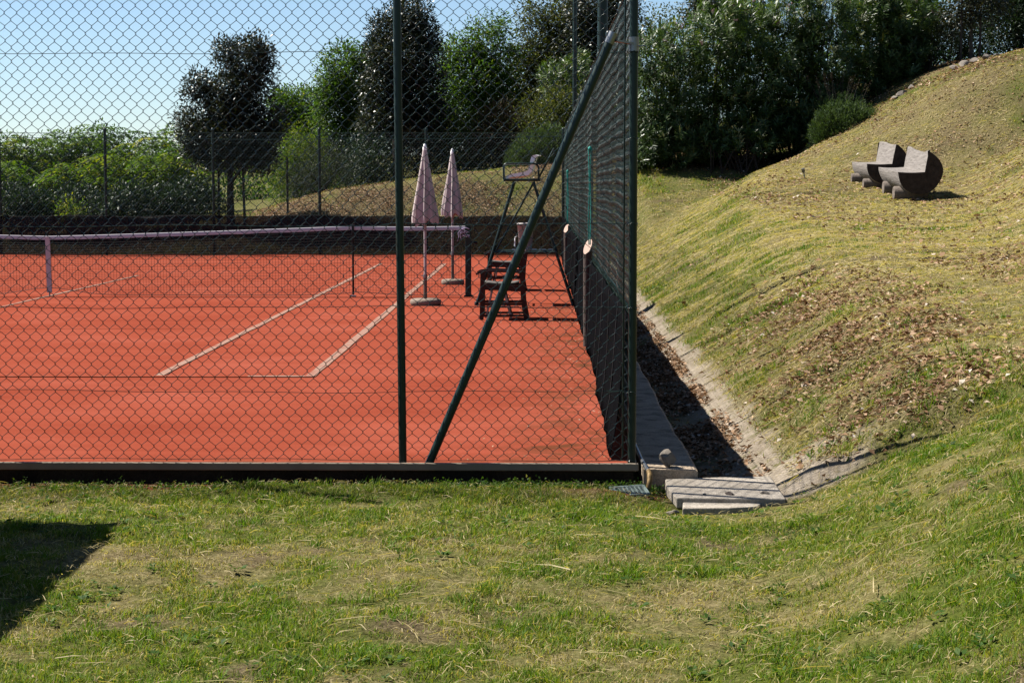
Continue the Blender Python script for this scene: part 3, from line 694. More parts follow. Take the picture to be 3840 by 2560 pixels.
# thick skirt: shell seen from the side is about 6 cm deep
mb = MB(); mb.add(v, f, True)
off = [(x + (.0 if z < 1.86 else .055), y, z - (.045 if z < 1.90 else .012)) for x, y, z in v]
n0 = len(v); mb.add(off, [tuple(reversed(q)) for q in f], True)
for k in (0, nv_ - 1):
    a_ = [v[i * nv_ + k] for i in range(len(prof))]; b2 = [off[i * nv_ + k] for i in range(len(prof))]
    mb.add(a_ + b2, [(i, i + 1, len(prof) + i + 1, len(prof) + i) for i in range(len(prof) - 1)], False)
for i in (0, len(prof) - 1):
    a_ = v[i * nv_:(i + 1) * nv_]; b2 = off[i * nv_:(i + 1) * nv_]; mb.add(a_ + b2, [(k, k + 1, nv_ + k + 1, nv_ + k) for k in range(nv_ - 1)])
mb.build('seat', M['white'], u)
# white bin on the platform
e = empty('bin', (-.21, UY, .778), 'white plastic bin standing on the umpire chair platform', 'bin')
mb = MB(); mb.lathe([(.085, 0), (.09, .01), (.115, .34), (.124, .345), (.124, .375), (.114, .378), (.108, .30), (.08, .02)], 26); bd = mb.build('body', M['bin'], e)
mb = MB(); mb.tube([(-.118, -.02, .19), (-.15, -.02, .17), (-.155, -.02, .05), (-.15, -.02, .035)], .009, 8); mb.build('handle', M['white'], e)
mb = MB(); mb.tube([(.04, -.105, .16), (.04, -.13, .15), (.035, -.135, .11), (.0, -.13, .10), (-.01, -.12, .115)], .007, 6); mb.build('hook', M['black_metal'], e)

# ================================================================== ARMCHAIRS
def armchair(x, y, lab, rz=0.0):
    e = empty('armchair', (x, y, 0), lab, 'chair', 'wooden armchairs beside the court', rz); T = M['teak']
    for s in (-.27, .27):
        q = MB(); q.bar((-.265, s, 0), (-.255, s, .60), .05, .028); q.build('leg', T, e)
        q = MB(); pts = [(.305, s, 0), (.265, s, .22), (.25, s, .45), (.262, s, .66), (.29, s, .87)]
        for a_, b2 in zip(pts, pts[1:]): q.bar(a_, b2, .062, .028)
        q.build('leg', T, e)
        q = MB(); ap = [(-.335, .575), (-.29, .60), (-.15, .615), (.05, .612), (.26, .60)]
        for a_, b2 in zip(ap, ap[1:]): q.bar((a_[0], s, a_[1]), (b2[0], s, b2[1]), .026, .05)
        q.build('armrest', T, e)
        q = MB(); q.bar((-.26, s, .415), (.25, s, .40), .07, .024); q.build('seat_rail', T, e)
        q = MB(); q.bar((-.255, s, .20), (.27, s, .20), .032, .02); q.bar((-.255, s, .055), (.29, s, .055), .028, .02); q.build('stretcher', T, e)
        q = MB(); q.bar((.01, s * .86, .40), (.11, s * .86, .02), .03, .02); q.bar((-.13, s * .86, .40), (-.215, s * .86, .02), .022, .02); q.build('folding_leg', M['galv'] if s < 0 else T, e)
    q = MB()
    for k in range(7): q.box((-.225 + k * .07, 0, .438 - .002 * abs(k - 3)), (.058, .51, .016))
    q.build('seat', T, e)
    q = MB()
    for k in range(6): q.box((.255 + .006 * k, 0, .52 + k * .065), (.016, .51, .05))
    q.build('backrest', T, e)
    q = MB(); v = []; f = []
    for i in range(9):
        xx = -.23 + i * .055
        for k in range(3): v.append((xx, -.24 + .24 * k, .462 - .02 * math.sin(math.pi * i / 8)))
    f = [(i * 3 + k, i * 3 + k + 1, (i + 1) * 3 + k + 1, (i + 1) * 3 + k) for i in range(8) for k in range(2)]
    q.add(v, f, True); o = q.build('seat_cloth', M['cushion'], e); md = o.modifiers.new('s', 'SOLIDIFY'); md.thickness = .018
    return e
c1 = armchair(-.475, 23.9, 'nearer dark wooden folding armchair behind the fence brace')
c2 = copy_tree(c1); c2.location = (-.56, 30.35, 0); c2['label'] = 'farther dark wooden folding armchair behind the umpire chair front leg'; c2.rotation_euler = (0, 0, math.radians(4))

# ================================================================== LOG BENCHES
def log_bench(cx_, y0, y1, zc0, zc1, feet, lab, seed, notch):
    """half-cut log lying along y, seat facing -x"""
    e = empty('log_bench', (cx_, (y0 + y1) / 2, (zc0 + zc1) / 2 - .41 - .12), lab, 'bench', 'carved log benches on the bank'); O = Vector(e.location); R = .415
    mb = MB(); L = 22
    def sec(t):
        p = []; w = lambda a: R * (1 + .018 * math.sin(3 * a + seed) + .012 * math.sin(5 * a + t * 4 + seed))
        tb = .405 - (.075 * math.sin(math.pi * min(1, t * 1.15)) if notch else .03 * (1 - t) + .015 * math.sin(6 * t))
        xin = .085; p.append((-R * .985, .0)); 
        for k in range(1, 6): p.append((-R + (R + xin) * k / 6, -.004 * math.sin(math.pi * k / 6) * 3))
        p += [(xin, .0), (xin + .02, tb * .33), (xin + .045, tb * .66), (xin + .07, tb)]
        a0 = math.asin(min(.98, tb / R)); a1 = -math.pi - .0
        xo = R * math.cos(a0)
        if xo < xin + .09: pass
        for k in range(0, 30):
            a = a0 + (a1 - a0) * k / 30
            p.append((w(a) * math.cos(a) if k else max(xo, xin + .11), w(a) * math.sin(a)))
        return p
    rings = []
    for i in range(L + 1):
        t = i / L; y = y0 + (y1 - y0) * t; zc = zc0 + (zc1 - zc0) * t
        rings.append([(cx_ + x - O.x, y - O.y, zc + z - O.z) for x, z in sec(t)])
    n = len(rings[0]); v = [p for r in rings for p in r]
    f = [(i * n + k, i * n + (k + 1) % n, (i + 1) * n + (k + 1) % n, (i + 1) * n + k) for i in range(L) for k in range(n)]
    f += [tuple(range(n))[::-1], tuple(L * n + k for k in range(n))]
    mb.add(v, f, False); o = mb.build('log_seat', M['log'], e); o.data.materials.append(M['endgrain'])
    for q in (-1, -2): o.data.polygons[q].material_index = 1
    bv = o.modifiers.new('b', 'BEVEL'); bv.width = .012; bv.segments = 2; bv.limit_method = 'ANGLE'; bv.angle_limit = math.radians(50)
    for (fx, fy, r) in feet:
        gz = tz(fx + .15, fy); zlog = zc0 + (zc1 - zc0) * (fy - y0) / (y1 - y0) - R
        r2 = max(r, (zlog + .10 - gz) / 2); zc = gz + r2 * .95
        q = MB(); q.tube([(fx - O.x, fy - O.y, zc - O.z), (fx + .02 - O.x, fy - O.y, zc - O.z), (fx + .62 - O.x, fy - O.y, zc - O.z)], [r2 * .93, r2, r2 * 1.02], 18); fo = q.build('foot_log', M['logfoot'], e)
log_bench(6.985, 34.75, 36.75, 1.925, 2.03, [(6.57, 35.12, .13), (6.60, 36.35, .13)], 'nearer carved log bench with dipped backrest on the grassy bank', 1.0, True)
log_bench(6.83, 37.15, 38.95, 2.10, 2.16, [(6.42, 37.55, .10), (6.34, 38.5, .10)], 'farther carved log bench with short rounded backrest', 2.4, False)

# ================================================================== SMALL THINGS
gzl = tz(5.55, 39.8)
e = empty('garden_light', (5.55, 39.8, gzl), 'small grey garden spike light leaning on the bank', 'garden light')
q = MB(); q.tube([(.035, 0, -.05), (.0, 0, .15)], .014, 10); q.build('spike', M['galv'], e)
q = MB(); q.tube([(.004, 0, .13), (-.02, -.01, .215)], [.026, .042], 14); h_ = q.build('head', M['galv'], e); q = MB(); q.tube([(-.003, 0, .155), (-.006, 0, .168)], .038, 14); q.build('ring', M['black_metal'], h_)
# slab over the drain end
e = empty('concrete_slab', (1.07, 11.02, -.10), 'pale broken concrete slab laid over the mouth of the drain', 'slab')
def slabmesh(name, pts, z0, z1, seed):
    n = len(pts); mb = MB(); v = [(x, y, z0) for x, y in pts] + [(x, y, z1) for x, y in pts]
    mb.add(v, [tuple(range(n))[::-1], tuple(range(n, 2 * n))] + [(k, (k + 1) % n, n + (k + 1) % n, n + k) for k in range(n)])
    o = mb.build(name, M['slab'], e); bv = o.modifiers.new('b', 'BEVEL'); bv.width = .008; bv.segments = 2; return o
top = slabmesh('top_slab', [(-.29, -.40), (.0, -.425), (.33, -.43), (.345, .40), (.05, .36), (-.31, .27), (-.32, .0)], -.03, .032, 1)
low = slabmesh('lower_slab', [(-.27, -.60), (.0, -.585), (.16, -.53), (.22, -.35), (-.25, -.35)], -.075, .006, 2)
# rock
def stone(name, loc, r, seed, mat, lab, cat, group=None, sq=(1, 1, 1)):
    import bmesh
    bm = bmesh.new(); bmesh.ops.create_icosphere(bm, subdivisions=3, radius=r); r0 = random.Random(seed); k = [Vector((r0.uniform(-1, 1), r0.uniform(-1, 1), r0.uniform(-1, 1))).normalized() for _ in range(13)]; dd = [r0.uniform(.42, .82) * r for _ in k]
    for vtx in bm.verts:
        for a_, b2 in zip(k, dd):
            s = vtx.co.dot(a_)
            if s > b2: vtx.co -= a_ * (s - b2) * .92
        vtx.co = Vector((vtx.co.x * sq[0], vtx.co.y * sq[1], vtx.co.z * sq[2]))
    me = bpy.data.meshes.new(name); bm.to_mesh(me); bm.free(); o = link(name, me, mat); o.location = loc; o.rotation_euler = (r0.uniform(-.3, .3), r0.uniform(-.3, .3), r0.uniform(0, 6)); return tag(o, lab, cat, group)
stone('rock', (.795, 11.43, .03), .068, 4, M['rock'], 'grey rock resting on the end of the concrete strip', 'rock', None, (1, .8, 1.05))
for i, (x, y, s, lab) in enumerate([(1.10, 10.72, .026, 'small brown stone lying on the front of the slab'), (1.30, 10.76, .026, 'flat pale stone near the outer end of the slab'), (.74, 10.4, .03, 'pale pebble at the corner of the lower slab'), (.95, 10.72, .014, 'tiny dark pebble on the slab')]):
    stone('pebble', (x, y, -.064 if i != 2 else tz(x, y) + .01), s, 20 + i, M['rock'] if i != 0 else M['post_wood'], lab, 'pebble', 'pebbles around the slab', (1.5, .9, .6))
# pipe with brass fitting
e = empty('water_pipe', (.645, 11.3, 0), 'grey water pipe with brass fitting lying beside the corner post', 'pipe')
q = MB(); q.tube([(-.02, 1.6, .0), (-.018, .9, .002), (-.012, .3, .004), (.0, .0, .0), (.012, -.11, -.012)], .0125, 10); q.build('tube', M['galv'], e)
q = MB(); q.tube([(.010, -.10, -.005), (.014, -.15, -.02), (.010, -.19, -.055), (.0, -.20, -.10)], [.016, .018, .016, .015], 12); q.build('fitting', M['brass'], e)
q = MB(); q.tube([(.0, -.20, -.095), (-.01, -.205, -.13), (-.015, -.2, -.16)], .016, 10); q.build('hose_end', M['green_paint'], e)
# grate
ge = empty('drain_grate', (.52, 10.93, tz(.52, 10.93) + .012), 'small pale metal drain grate half sunk in red soil', 'grate', None, .12)
q = MB()
for k in range(9): q.bar((-.095 + k * .024, -.09, .0), (-.095 + k * .024, .09, .0), .008, .012, (0, 0, 1))
for k in range(7): q.bar((-.1, -.085 + k * .028, .001), (.1, -.085 + k * .028, .001), .008, .012, (0, 0, 1))
q.build('bars', M['grate'], ge)
q = MB()
for a_, b2 in (((-.105, -.095), (.105, -.095)), ((.105, -.095), (.105, .095)), ((.105, .095), (-.105, .095)), ((-.105, .095), (-.105, -.095))): q.bar((*a_, 0.002), (*b2, 0.002), .014, .016, (0, 0, 1))
q.build('rim', M['grate'], ge); ge.rotation_euler = (math.radians(6), math.radians(-3), .12)
# stones edging the bed on the hill
for i, (px_, py_, s) in enumerate([(8.55, 45.7, .10), (8.75, 45.9, .14), (9.0, 46.1, .11), (10.05, 46.0, .13), (10.25, 46.0, .16), (10.5, 45.9, .14), (10.75, 45.8, .15), (10.95, 45.7, .10)]):
    stone('edging_stone', (px_, py_, tz(px_, py_) + .03), s, 40 + i, M['rock'], 'pale stone edging the planting bed under the hedge' if i < 3 else 'pale stone edging the bed below the staked tree', 'stone', 'stones edging the bed under the hedge' if i < 3 else 'stones below the staked tree', (1.3, 1, .7))
# unseen shed added on the left to throw a shadow across the lawn
sh = empty('shadow_caster_shed', (-5.75, 8.6, -.12), 'unseen brown shed added left of the court to cast the lawn shadow', 'shed')
q = MB(); q.box((0, 0, 1.2), (3.1, 3.7, 2.4)); q.build('wall', M['shedwall'], sh)
q = MB(); q.box((0, 0, 2.44), (3.3, 3.95, .08)); q.build('roof', M['shedroof'], sh)
q = MB(); q.box((1.565, -.6, 1.0), (.04, .9, 2.0)); dr = q.build('door', M['board'], sh); q = MB(); q.tube([(1.60, -.28, .95), (1.60, -.28, 1.1)], .012, 8); q.build('handle', M['galv'], dr)
# ================================================================== VEGETATION
def leafquads(P, D, U, L, W, v, cup=.15):
    """diamond leaves. P base, D direction, U approximate up."""
    S = norm(np.cross(D, U)); Nn = np.cross(S, D); L = L[:, None]; W = W[:, None]
    mid = P + D * L * .48
    V = np.stack([P, mid + S * W * .5 + Nn * W * cup, P + D * L - Nn * L * .06, mid - S * W * .5 + Nn * W * cup], 1)
    n = len(P); F = np.arange(4 * n).reshape(n, 4)
    return V.reshape(-1, 3), F, np.repeat(v, 4)
def rdir(r, n): return norm(r.normal(size=(n, 3)))
def sample_lobes(r, lobes, n, inner=.35):
    lb = np.array(lobes, float); wgt = lb[:, 3] * lb[:, 4] * lb[:, 5]; wgt = wgt ** .75; idx = r.choice(len(lb), n, p=wgt / wgt.sum()); d = rdir(r, n)
    rad = (inner ** 3 + (1 - inner ** 3) * r.random(n)) ** (1 / 3)
    return lb[idx, :3] + d * rad[:, None] * lb[idx, 3:6], d, rad
def crown(name, lobes, nc, per, cr, leaf, wid, mat, parent, seed, up=.25, droop=0.0, inner=.4, vb=.0, vtop=.25, lshape=1.0):
    """leaf clusters through the volume of overlapping ellipsoids"""
    r = np.random.default_rng(seed); C, Dc, rad = sample_lobes(r, lobes, nc, inner)
    C = C + r.normal(size=C.shape) * cr * .5
    n = nc * per; Cr = np.repeat(C, per, 0); dd = np.repeat(Dc, per, 0)
    off = r.normal(size=(n, 3)) * cr * .55; P = Cr + off
    D = norm(norm(off + 1e-6) * .8 + dd * .5 + rdir(r, n) * .7 + np.array([0, 0, up - droop]))
    U = norm(rdir(r, n) * .8 + np.array([0, 0, 1.0]))
    L = leaf * r.uniform(.65, 1.25, n); W = L * wid * r.uniform(.8, 1.2, n)
    cl = np.repeat(r.normal(size=nc), per)
    v = np.clip(.45 + vb + .16 * cl + .16 * r.normal(size=n), 0, 1)
    V, F, a = leafquads(P, D, U, L, W, v)
    return mesh_np(name, V, F, mat, parent, False, dict(v=a))
def twigs(name, base, lobes, n, r0, mat, parent, seed, wig=.12):
    r = random.Random(seed); rg = np.random.default_rng(seed); T, _, _ = sample_lobes(rg, lobes, n, .3); mb = MB(); base = Vector(base)
    for t in T:
        t = Vector(t); a = base + (t - base) * .0; m = a.lerp(t, .5) + Vector((r.uniform(-wig, wig), r.uniform(-wig, wig), r.uniform(0, wig)))
        mb.tube([a, m, t], [r0, r0 * .6, r0 * .2], 5)
    return mb.build(name, mat, parent)
def wpt(px, py, Y):
    """picture-plane size to metres at depth Y (used only to note crown sizes)"""
    return ((px - 1241) / 4308 * Y, CAM_H - (py - 420) / 4308 * Y)
def lobe(px, py, rx, ry, Y, rd=None, dy=0.0):
    x, z = wpt(px, py, Y); k = Y / 4308
    return (x, Y + dy, z, rx * k, (rd if rd else rx * k), ry * k)
def tree(name, label, cat, basexy, trunk_r, lobes, crowns, bark, group=None, limbs=9, seed=1, trunk_top=None, lean=0.0):
    bx, by = basexy; bz = tz(bx, by); e = empty(name, (bx, by, bz), label, cat, group); O = np.array([bx, by, bz])
    lb = [(l[0] - bx, l[1] - by, l[2] - bz, l[3], l[4], l[5]) for l in lobes]
    top = trunk_top if trunk_top else max(l[2] for l in lb)
    r = random.Random(seed); mb = MB(); pts = [(0, 0, -.25)]; n = 7
    cxm = np.mean([l[0] for l in lb])
    for i in range(1, n + 1):
        t = i / n; pts.append((cxm * t ** 2 * .7 + r.uniform(-.05, .05) * t, r.uniform(-.05, .05) * t, top * t))
    mb.tube(pts, [trunk_r * 1.25] + [trunk_r * (1 - .75 * i / n) for i in range(1, n + 1)], 10)
    for i in range(limbs):
        t = .35 + .6 * i / limbs; k = min(n - 1, int(t * n)); a = Vector(pts[k]).lerp(Vector(pts[k + 1]), t * n - k)
        l = lb[r.randrange(len(lb))]; dst = Vector((l[0] + r.uniform(-.7, .7) * l[3], l[1] + r.uniform(-.7, .7) * l[4], l[2] + r.uniform(-.5, .7) * l[5]))
        m = a.lerp(dst, .5) + Vector((0, 0, r.uniform(-.05, .2)))
        mb.tube([a, m, dst], [trunk_r * .4, trunk_r * .25, trunk_r * .08], 6)
    mb.build('trunk', bark, e)
    for i, c in enumerate(crowns):
        kw = dict(c); nm = kw.pop('name', 'crown'); mat = kw.pop('mat'); crown(nm, lb, mat=mat, parent=e, seed=seed * 10 + i, **kw)
    return e
def stake(px, y, h, r, label, group, lean=0.0):
    x = (px - 1241) / 4308 * y; e = bpy.data.objects.new('tmp', None); bpy.data.objects.remove(e)
    mb = MB(); mb.tube([(0, 0, -.2), (lean, 0, h * .6), (lean * 1.4, 0, h)], [r, r * .95, r * .85], 8); o = mb.build('tree_stake', M['stake']); o.location = (x, y, tz(x, y)); return tag(o, label, 'stake', group)
OAK = dict(mat=M['oak'], leaf=.09, wid=.52, cr=.15, up=.1)
# ---- holm oak standing alone behind the far fence
Y1 = 48.0
tree('holm_oak', 'dark lollipop-shaped holm oak standing clear against the sky behind the far fence', 'tree', ((530 - 1241) / 4308 * Y1, Y1), .11,
     [lobe(572, 135, 50, 46, Y1), lobe(518, 128, 26, 34, Y1), lobe(608, 165, 26, 60, Y1), lobe(455, 205, 32, 36, Y1), lobe(492, 225, 34, 28, Y1), lobe(555, 205, 62, 40, Y1), lobe(535, 262, 70, 36, Y1), lobe(440, 278, 34, 24, Y1), lobe(545, 312, 92, 40, Y1), lobe(460, 312, 46, 28, Y1), lobe(622, 285, 36, 42, Y1), lobe(530, 360, 70, 32, Y1), lobe(600, 358, 48, 30, Y1), lobe(455, 348, 36, 22, Y1)],
     [dict(OAK, nc=2500, per=16, inner=.2)], M['bark'], 'holm oaks', 12, 3, 3.4)
stake(503, 48.3, 1.5, .035, 'tree stake on the left of the lone holm oak trunk', 'stakes beside the lone holm oak')
stake(563, 47.9, 1.5, .035, 'tree stake on the right of the lone holm oak trunk', 'stakes beside the lone holm oak', -.03)
stake(661, 48.6, 1.45, .03, 'single thin stake on the slope right of the lone holm oak', None)
# ---- big holm oak behind the middle post
Y2 = 54.0
tree('holm_oak', 'tall dark holm oak rising behind the middle fence post', 'tree', ((915 - 1241) / 4308 * Y2, Y2), .16,
     [lobe(945, 55, 52, 52, Y2), lobe(885, 90, 35, 60, Y2), lobe(985, 95, 28, 40, Y2), lobe(930, 140, 88, 70, Y2), lobe(890, 210, 62, 60, Y2), lobe(960, 220, 75, 80, Y2), lobe(905, 290, 85, 60, Y2), lobe(985, 290, 65, 60, Y2)],
     [dict(OAK, nc=2900, per=16, leaf=.095, vb=-.04, inner=.2)], M['bark'], 'holm oaks', 12, 5, 5.2)
stake(906, 52.5, 1.15, .035, 'pale stake at the foot of the holm oak behind the middle post', None)
# ---- broadleaf trees between and behind
GT = 'broadleaf trees behind the court'
def gtree(lab, px, Y, lobes, mat, seed, nc=700, per=22, leaf=.10, wid=.5, **k):
    lobes = [(a, b_, c, d * 1.16, e_ * 1.16, f_ * 1.1) for a, b_, c, d, e_, f_ in lobes]; nc = int(nc * 1.2)
    return tree('broadleaf_tree', lab, 'tree', ((px - 1241) / 4308 * Y, Y), .09, lobes, [dict(mat=mat, nc=nc, per=per, leaf=leaf, wid=wid, cr=.2, up=.0, droop=.15, **k)], M['bark'], GT, 10, seed)
gtree('mid green tree leaning out left of the tall holm oak', 800, 56, [lobe(800, 175, 55, 60, 56), lobe(775, 250, 45, 60, 56), lobe(835, 250, 45, 70, 56), lobe(800, 330, 55, 60, 56), lobe(845, 150, 25, 40, 56), lobe(757, 215, 25, 30, 56)], M['leafy'], 11, 900)
gtree('airy light green tree right of the tall holm oak', 1090, 57, [lobe(1120, 110, 48, 55, 57), lobe(1050, 130, 40, 45, 57), lobe(1150, 160, 40, 50, 57), lobe(1085, 190, 80, 60, 57), lobe(1060, 270, 70, 60, 57), lobe(1140, 270, 60, 60, 57), lobe(1145, 70, 22, 30, 57)], M['leafy'], 12, 950, vb=.08)
gtree('olive tinted tree with sparse top behind the slanting brace', 1270, 58, [lobe(1255, 90, 50, 70, 58), lobe(1215, 45, 25, 45, 58), lobe(1320, 60, 60, 70, 58), lobe(1290, 160, 90, 70, 58), lobe(1215, 180, 45, 60, 58), lobe(1230, 270, 75, 70, 58)], M['olive'], 13, 1250, vb=.05)
gtree('dark tree filling the top behind the corner post', 1385, 57, [lobe(1375, 30, 70, 60, 57), lobe(1420, 80, 50, 80, 57), lobe(1350, 110, 60, 60, 57), lobe(1400, 180, 60, 70, 57)], M['oak'], 14, 1000, vb=.1)
gtree('low mid green tree just right of the lone holm oak', 690, 60, [lobe(690, 245, 52, 40, 60), lobe(655, 260, 35, 45, 60), lobe(720, 290, 40, 40, 60), lobe(690, 320, 55, 45, 60)], M['leafy'], 15, 600)
gtree('sunlit yellow green thicket tree under the low mid green tree', 680, 55, [lobe(690, 350, 60, 60, 55), lobe(650, 390, 40, 50, 55), lobe(720, 400, 50, 55, 55), lobe(690, 440, 60, 40, 55)], M['sumac'], 16, 700, leaf=.09, wid=.22, vb=.1)
# ---- pinnate thicket along the left
def pinnate(label, px, Y, lobes, seed, nf=150, vb=.0, group='pinnate leaved trees behind the far fence'):
    bx = (px - 1241) / 4308 * Y; bz = tz(bx, Y); e = empty('tree_of_heaven' if False else 'sumac_tree', (bx, Y, bz), label, 'tree', group); r = np.random.default_rng(seed)
    lb = [(l[0] - bx, l[1] - Y, l[2] - bz, l[3], l[4], l[5]) for l in lobes]
    C, Dc, rad = sample_lobes(r, lb, nf, .35); k = 9; az = r.uniform(0, 2 * np.pi, nf)
    h = norm(np.stack([np.cos(az), np.sin(az), 0 * az], 1) + Dc * np.array([.8, .8, 0])); LF = r.uniform(.5, .95, nf)
    t = (np.arange(k) + 1) / k; el = r.uniform(.1, .7, nf)
    pos = C[:, None, :] + h[:, None, :] * (LF[:, None] * t[None, :])[..., None] + np.array([0, 0, 1.]) * (LF[:, None] * (np.sin(el)[:, None] * t[None, :] - .75 * t[None, :] ** 2))[..., None]
    sd = norm(np.cross(h, np.array([0, 0, 1.])))
    Ps, Ds, Vs = [], [], []; cv = r.normal(size=nf) * .22
    for s in (-1, 1):
        D = norm(sd[:, None, :] * s + h[:, None, :] * .45 + np.array([0, 0, -.35]) + r.normal(size=(nf, k, 3)) * .12)
        Ps.append(pos.reshape(-1, 3)); Ds.append(D.reshape(-1, 3)); Vs.append(np.repeat(.45 + vb + cv, k) + r.normal(size=nf * k) * .08)
    P = np.concatenate(Ps); D = np.concatenate(Ds); v = np.clip(np.concatenate(Vs), 0, 1); n = len(P)
    L = .18 * r.uniform(.75, 1.2, n); V, F, a = leafquads(P, D, norm(np.array([0, 0, 1.]) + rdir(r, n) * .3), L, L * .3, v)
    # soft filling leaves deeper in the crown
    C2, D2, _ = sample_lobes(r, lb, nf * 7, .1); n2 = len(C2); L2 = .11 * r.uniform(.7, 1.3, n2)
    V2, F2, a2 = leafquads(C2, norm(D2 + rdir(r, n2)), rdir(r, n2), L2, L2 * .4, np.clip(.35 + vb + r.normal(size=n2) * .15, 0, 1))
    mesh_np('crown', np.concatenate([V, V2]), np.concatenate([F, F2 + len(V)]), M['sumac'], e, False, dict(v=np.concatenate([a, a2])))
    mb = MB(); rr = random.Random(seed)
    for q in lb: mb.tube([(rr.uniform(-.2, .2), 0, -.2), (q[0] * .6, q[1] * .6, q[2] * .5), (q[0], q[1], q[2])], [.05, .035, .012], 6)
    mb.build('trunk', M['bark'], e); return e
PN = [('yellow green feathery tree at the far left behind the far fence', 20, 54, [(20, 330, 55, 30), (60, 345, 50, 35), (10, 390, 60, 45), (80, 400, 50, 45)], .05),
      ('feathery tree with arching fronds against the sky near the left fence posts', 150, 55, [(150, 325, 55, 30), (195, 318, 40, 28), (110, 350, 50, 35), (160, 390, 70, 50), (90, 372, 40, 30), (190, 362, 38, 34)], .0),
      ('tallest feathery tree of the left thicket, dark green at its top', 245, 56, [(235, 310, 35, 35), (270, 330, 45, 40), (210, 350, 45, 40), (250, 390, 65, 50), (300, 345, 35, 35), (270, 372, 30, 30)], -.12),
      ('bright yellow feathery tree in the middle of the left thicket', 225, 51.5, [(185, 408, 36, 24), (255, 376, 34, 30), (225, 430, 60, 36)], .22),
      ('pale green feathery tree left of the lone holm oak', 370, 55, [(350, 335, 45, 35), (400, 320, 45, 40), (380, 370, 60, 45), (330, 400, 50, 45), (430, 390, 50, 50)], .06),
      ('feathery tree with drooping sunlit fronds in front of the laurels', 385, 51, [(355, 388, 36, 36), (412, 366, 28, 34), (318, 425, 40, 36), (420, 430, 50, 34)], .1),
      ('darker feathery tree low in the left corner of the thicket', 60, 51, [(30, 412, 40, 42), (95, 440, 46, 34), (138, 415, 30, 42)], .0)]
for i, (lab, px, Y, ls, vb) in enumerate(PN): pinnate(lab, px, Y, [lobe(a, b_, c, d, Y) for a, b_, c, d in ls], 100 + i, 190, vb)
# ---- dark shrubs low along the far fence
def shrub(name, lab, cat, px, Y, lobes, mat, seed, nc, per, leaf, wid, group=None, cr=.13, **k):
    bx = (px - 1241) / 4308 * Y; bz = tz(bx, Y); e = empty(name, (bx, Y, bz), lab, cat, group)
    lb = [(l[0] - bx, l[1] - Y, l[2] - bz, l[3], l[4], l[5]) for l in lobes]
    crown('foliage', lb, nc, per, cr, leaf, wid, mat, e, seed, **k); twigs('stem', (0, 0, -.1), lb, 14, .022, M['bark'], e, seed); return e
LG = 'dark laurel shrubs along the far fence'
for i, (px, lab, ls) in enumerate([(40, 'dark laurel shrub at the far left foot of the fence', [(30, 470, 60, 42), (90, 480, 45, 35)]), (190, 'dark laurel shrub with a few bright suckers at its foot', [(170, 470, 60, 40), (230, 485, 45, 32), (120, 485, 40, 30)]),
                                   (310, 'dark laurel shrub in the middle of the row', [(300, 455, 55, 40), (350, 475, 45, 35), (270, 485, 45, 30)]), (440, 'rounded dark laurel shrub at the right end of the row', [(430, 450, 55, 38), (480, 470, 35, 30), (400, 480, 45, 30)])]):
    shrub('laurel_shrub', lab, 'shrub', px, 48.3, [lobe(a, b_, c, d, 48.3, .8) for a, b_, c, d in ls], M['laurel'], 200 + i, 420, 14, .11, .38, LG, .16)
for i, (px, py, lab) in enumerate([(225, 485, 'pale young shrub sprouting low among the dark laurels'), (160, 490, 'bright green sucker shrub at the foot of the laurels')]):
    shrub('young_shrub', lab, 'shrub', px, 47.3, [lobe(px, py, 26, 26, 47.3)], M['leafy'] if i else M['laurel'], 230 + i, 50, 12, .10, .3, None, .14, vb=.35)
# ---- dark brush and pine shrubs below the trees
BR = 'brushy shrubs on the hill behind the court'
for i, (px, Y, lab, ls, mat, nc, leaf, wid) in enumerate([
    (740, 51.5, 'grey green pine-like shrub on the slope left of the middle post', [(735, 385, 50, 55), (700, 415, 40, 35), (775, 400, 40, 50)], M['pine'], 700, .11, .09),
    (870, 53, 'dark shrub under the tall holm oak', [(850, 370, 60, 60), (890, 390, 50, 45), (820, 400, 45, 40)], M['laurel'], 520, .10, .35),
    (970, 53.5, 'brownish dark shrub behind the nearer parasol', [(960, 340, 65, 60), (1000, 370, 55, 45)], M['brush'], 520, .12, .2),
    (1060, 53.5, 'dark leafy shrub behind the farther parasol', [(1055, 330, 60, 65), (1100, 350, 50, 50)], M['olive'], 520, .10, .35),
    (1140, 53, 'brown twiggy shrub left of the umpire chair seat', [(1150, 300, 55, 60), (1120, 350, 55, 40), (1180, 350, 45, 40)], M['brush'], 620, .13, .16),
    (1240, 52.5, 'dark olive shrub below the olive tinted tree', [(1240, 290, 60, 70), (1290, 280, 50, 80)], M['olive'], 520, .10, .35),
    (1380, 53, 'shadowy shrub behind the side fence mesh', [(1350, 290, 70, 90), (1430, 290, 60, 90)], M['laurel'], 620, .11, .35)]):
    shrub('brush_shrub', lab, 'shrub', px, Y, [lobe(a, b_, c, d, Y, .9) for a, b_, c, d in ls], mat, 300 + i, nc, 14, leaf, wid, BR, .2)
# dark wood mass far behind so the gaps under the trees stay dark
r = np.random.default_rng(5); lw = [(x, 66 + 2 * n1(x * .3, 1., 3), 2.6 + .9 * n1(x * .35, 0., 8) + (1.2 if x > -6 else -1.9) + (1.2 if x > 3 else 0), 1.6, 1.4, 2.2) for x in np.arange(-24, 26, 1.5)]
o = crown('woodland', lw, 5200, 13, .4, .15, .5, M['leafy'], None, 77, inner=.3, vb=-.3); tag(o, 'distant dark woodland seen through the gaps between the trees', 'woodland', kind='stuff')
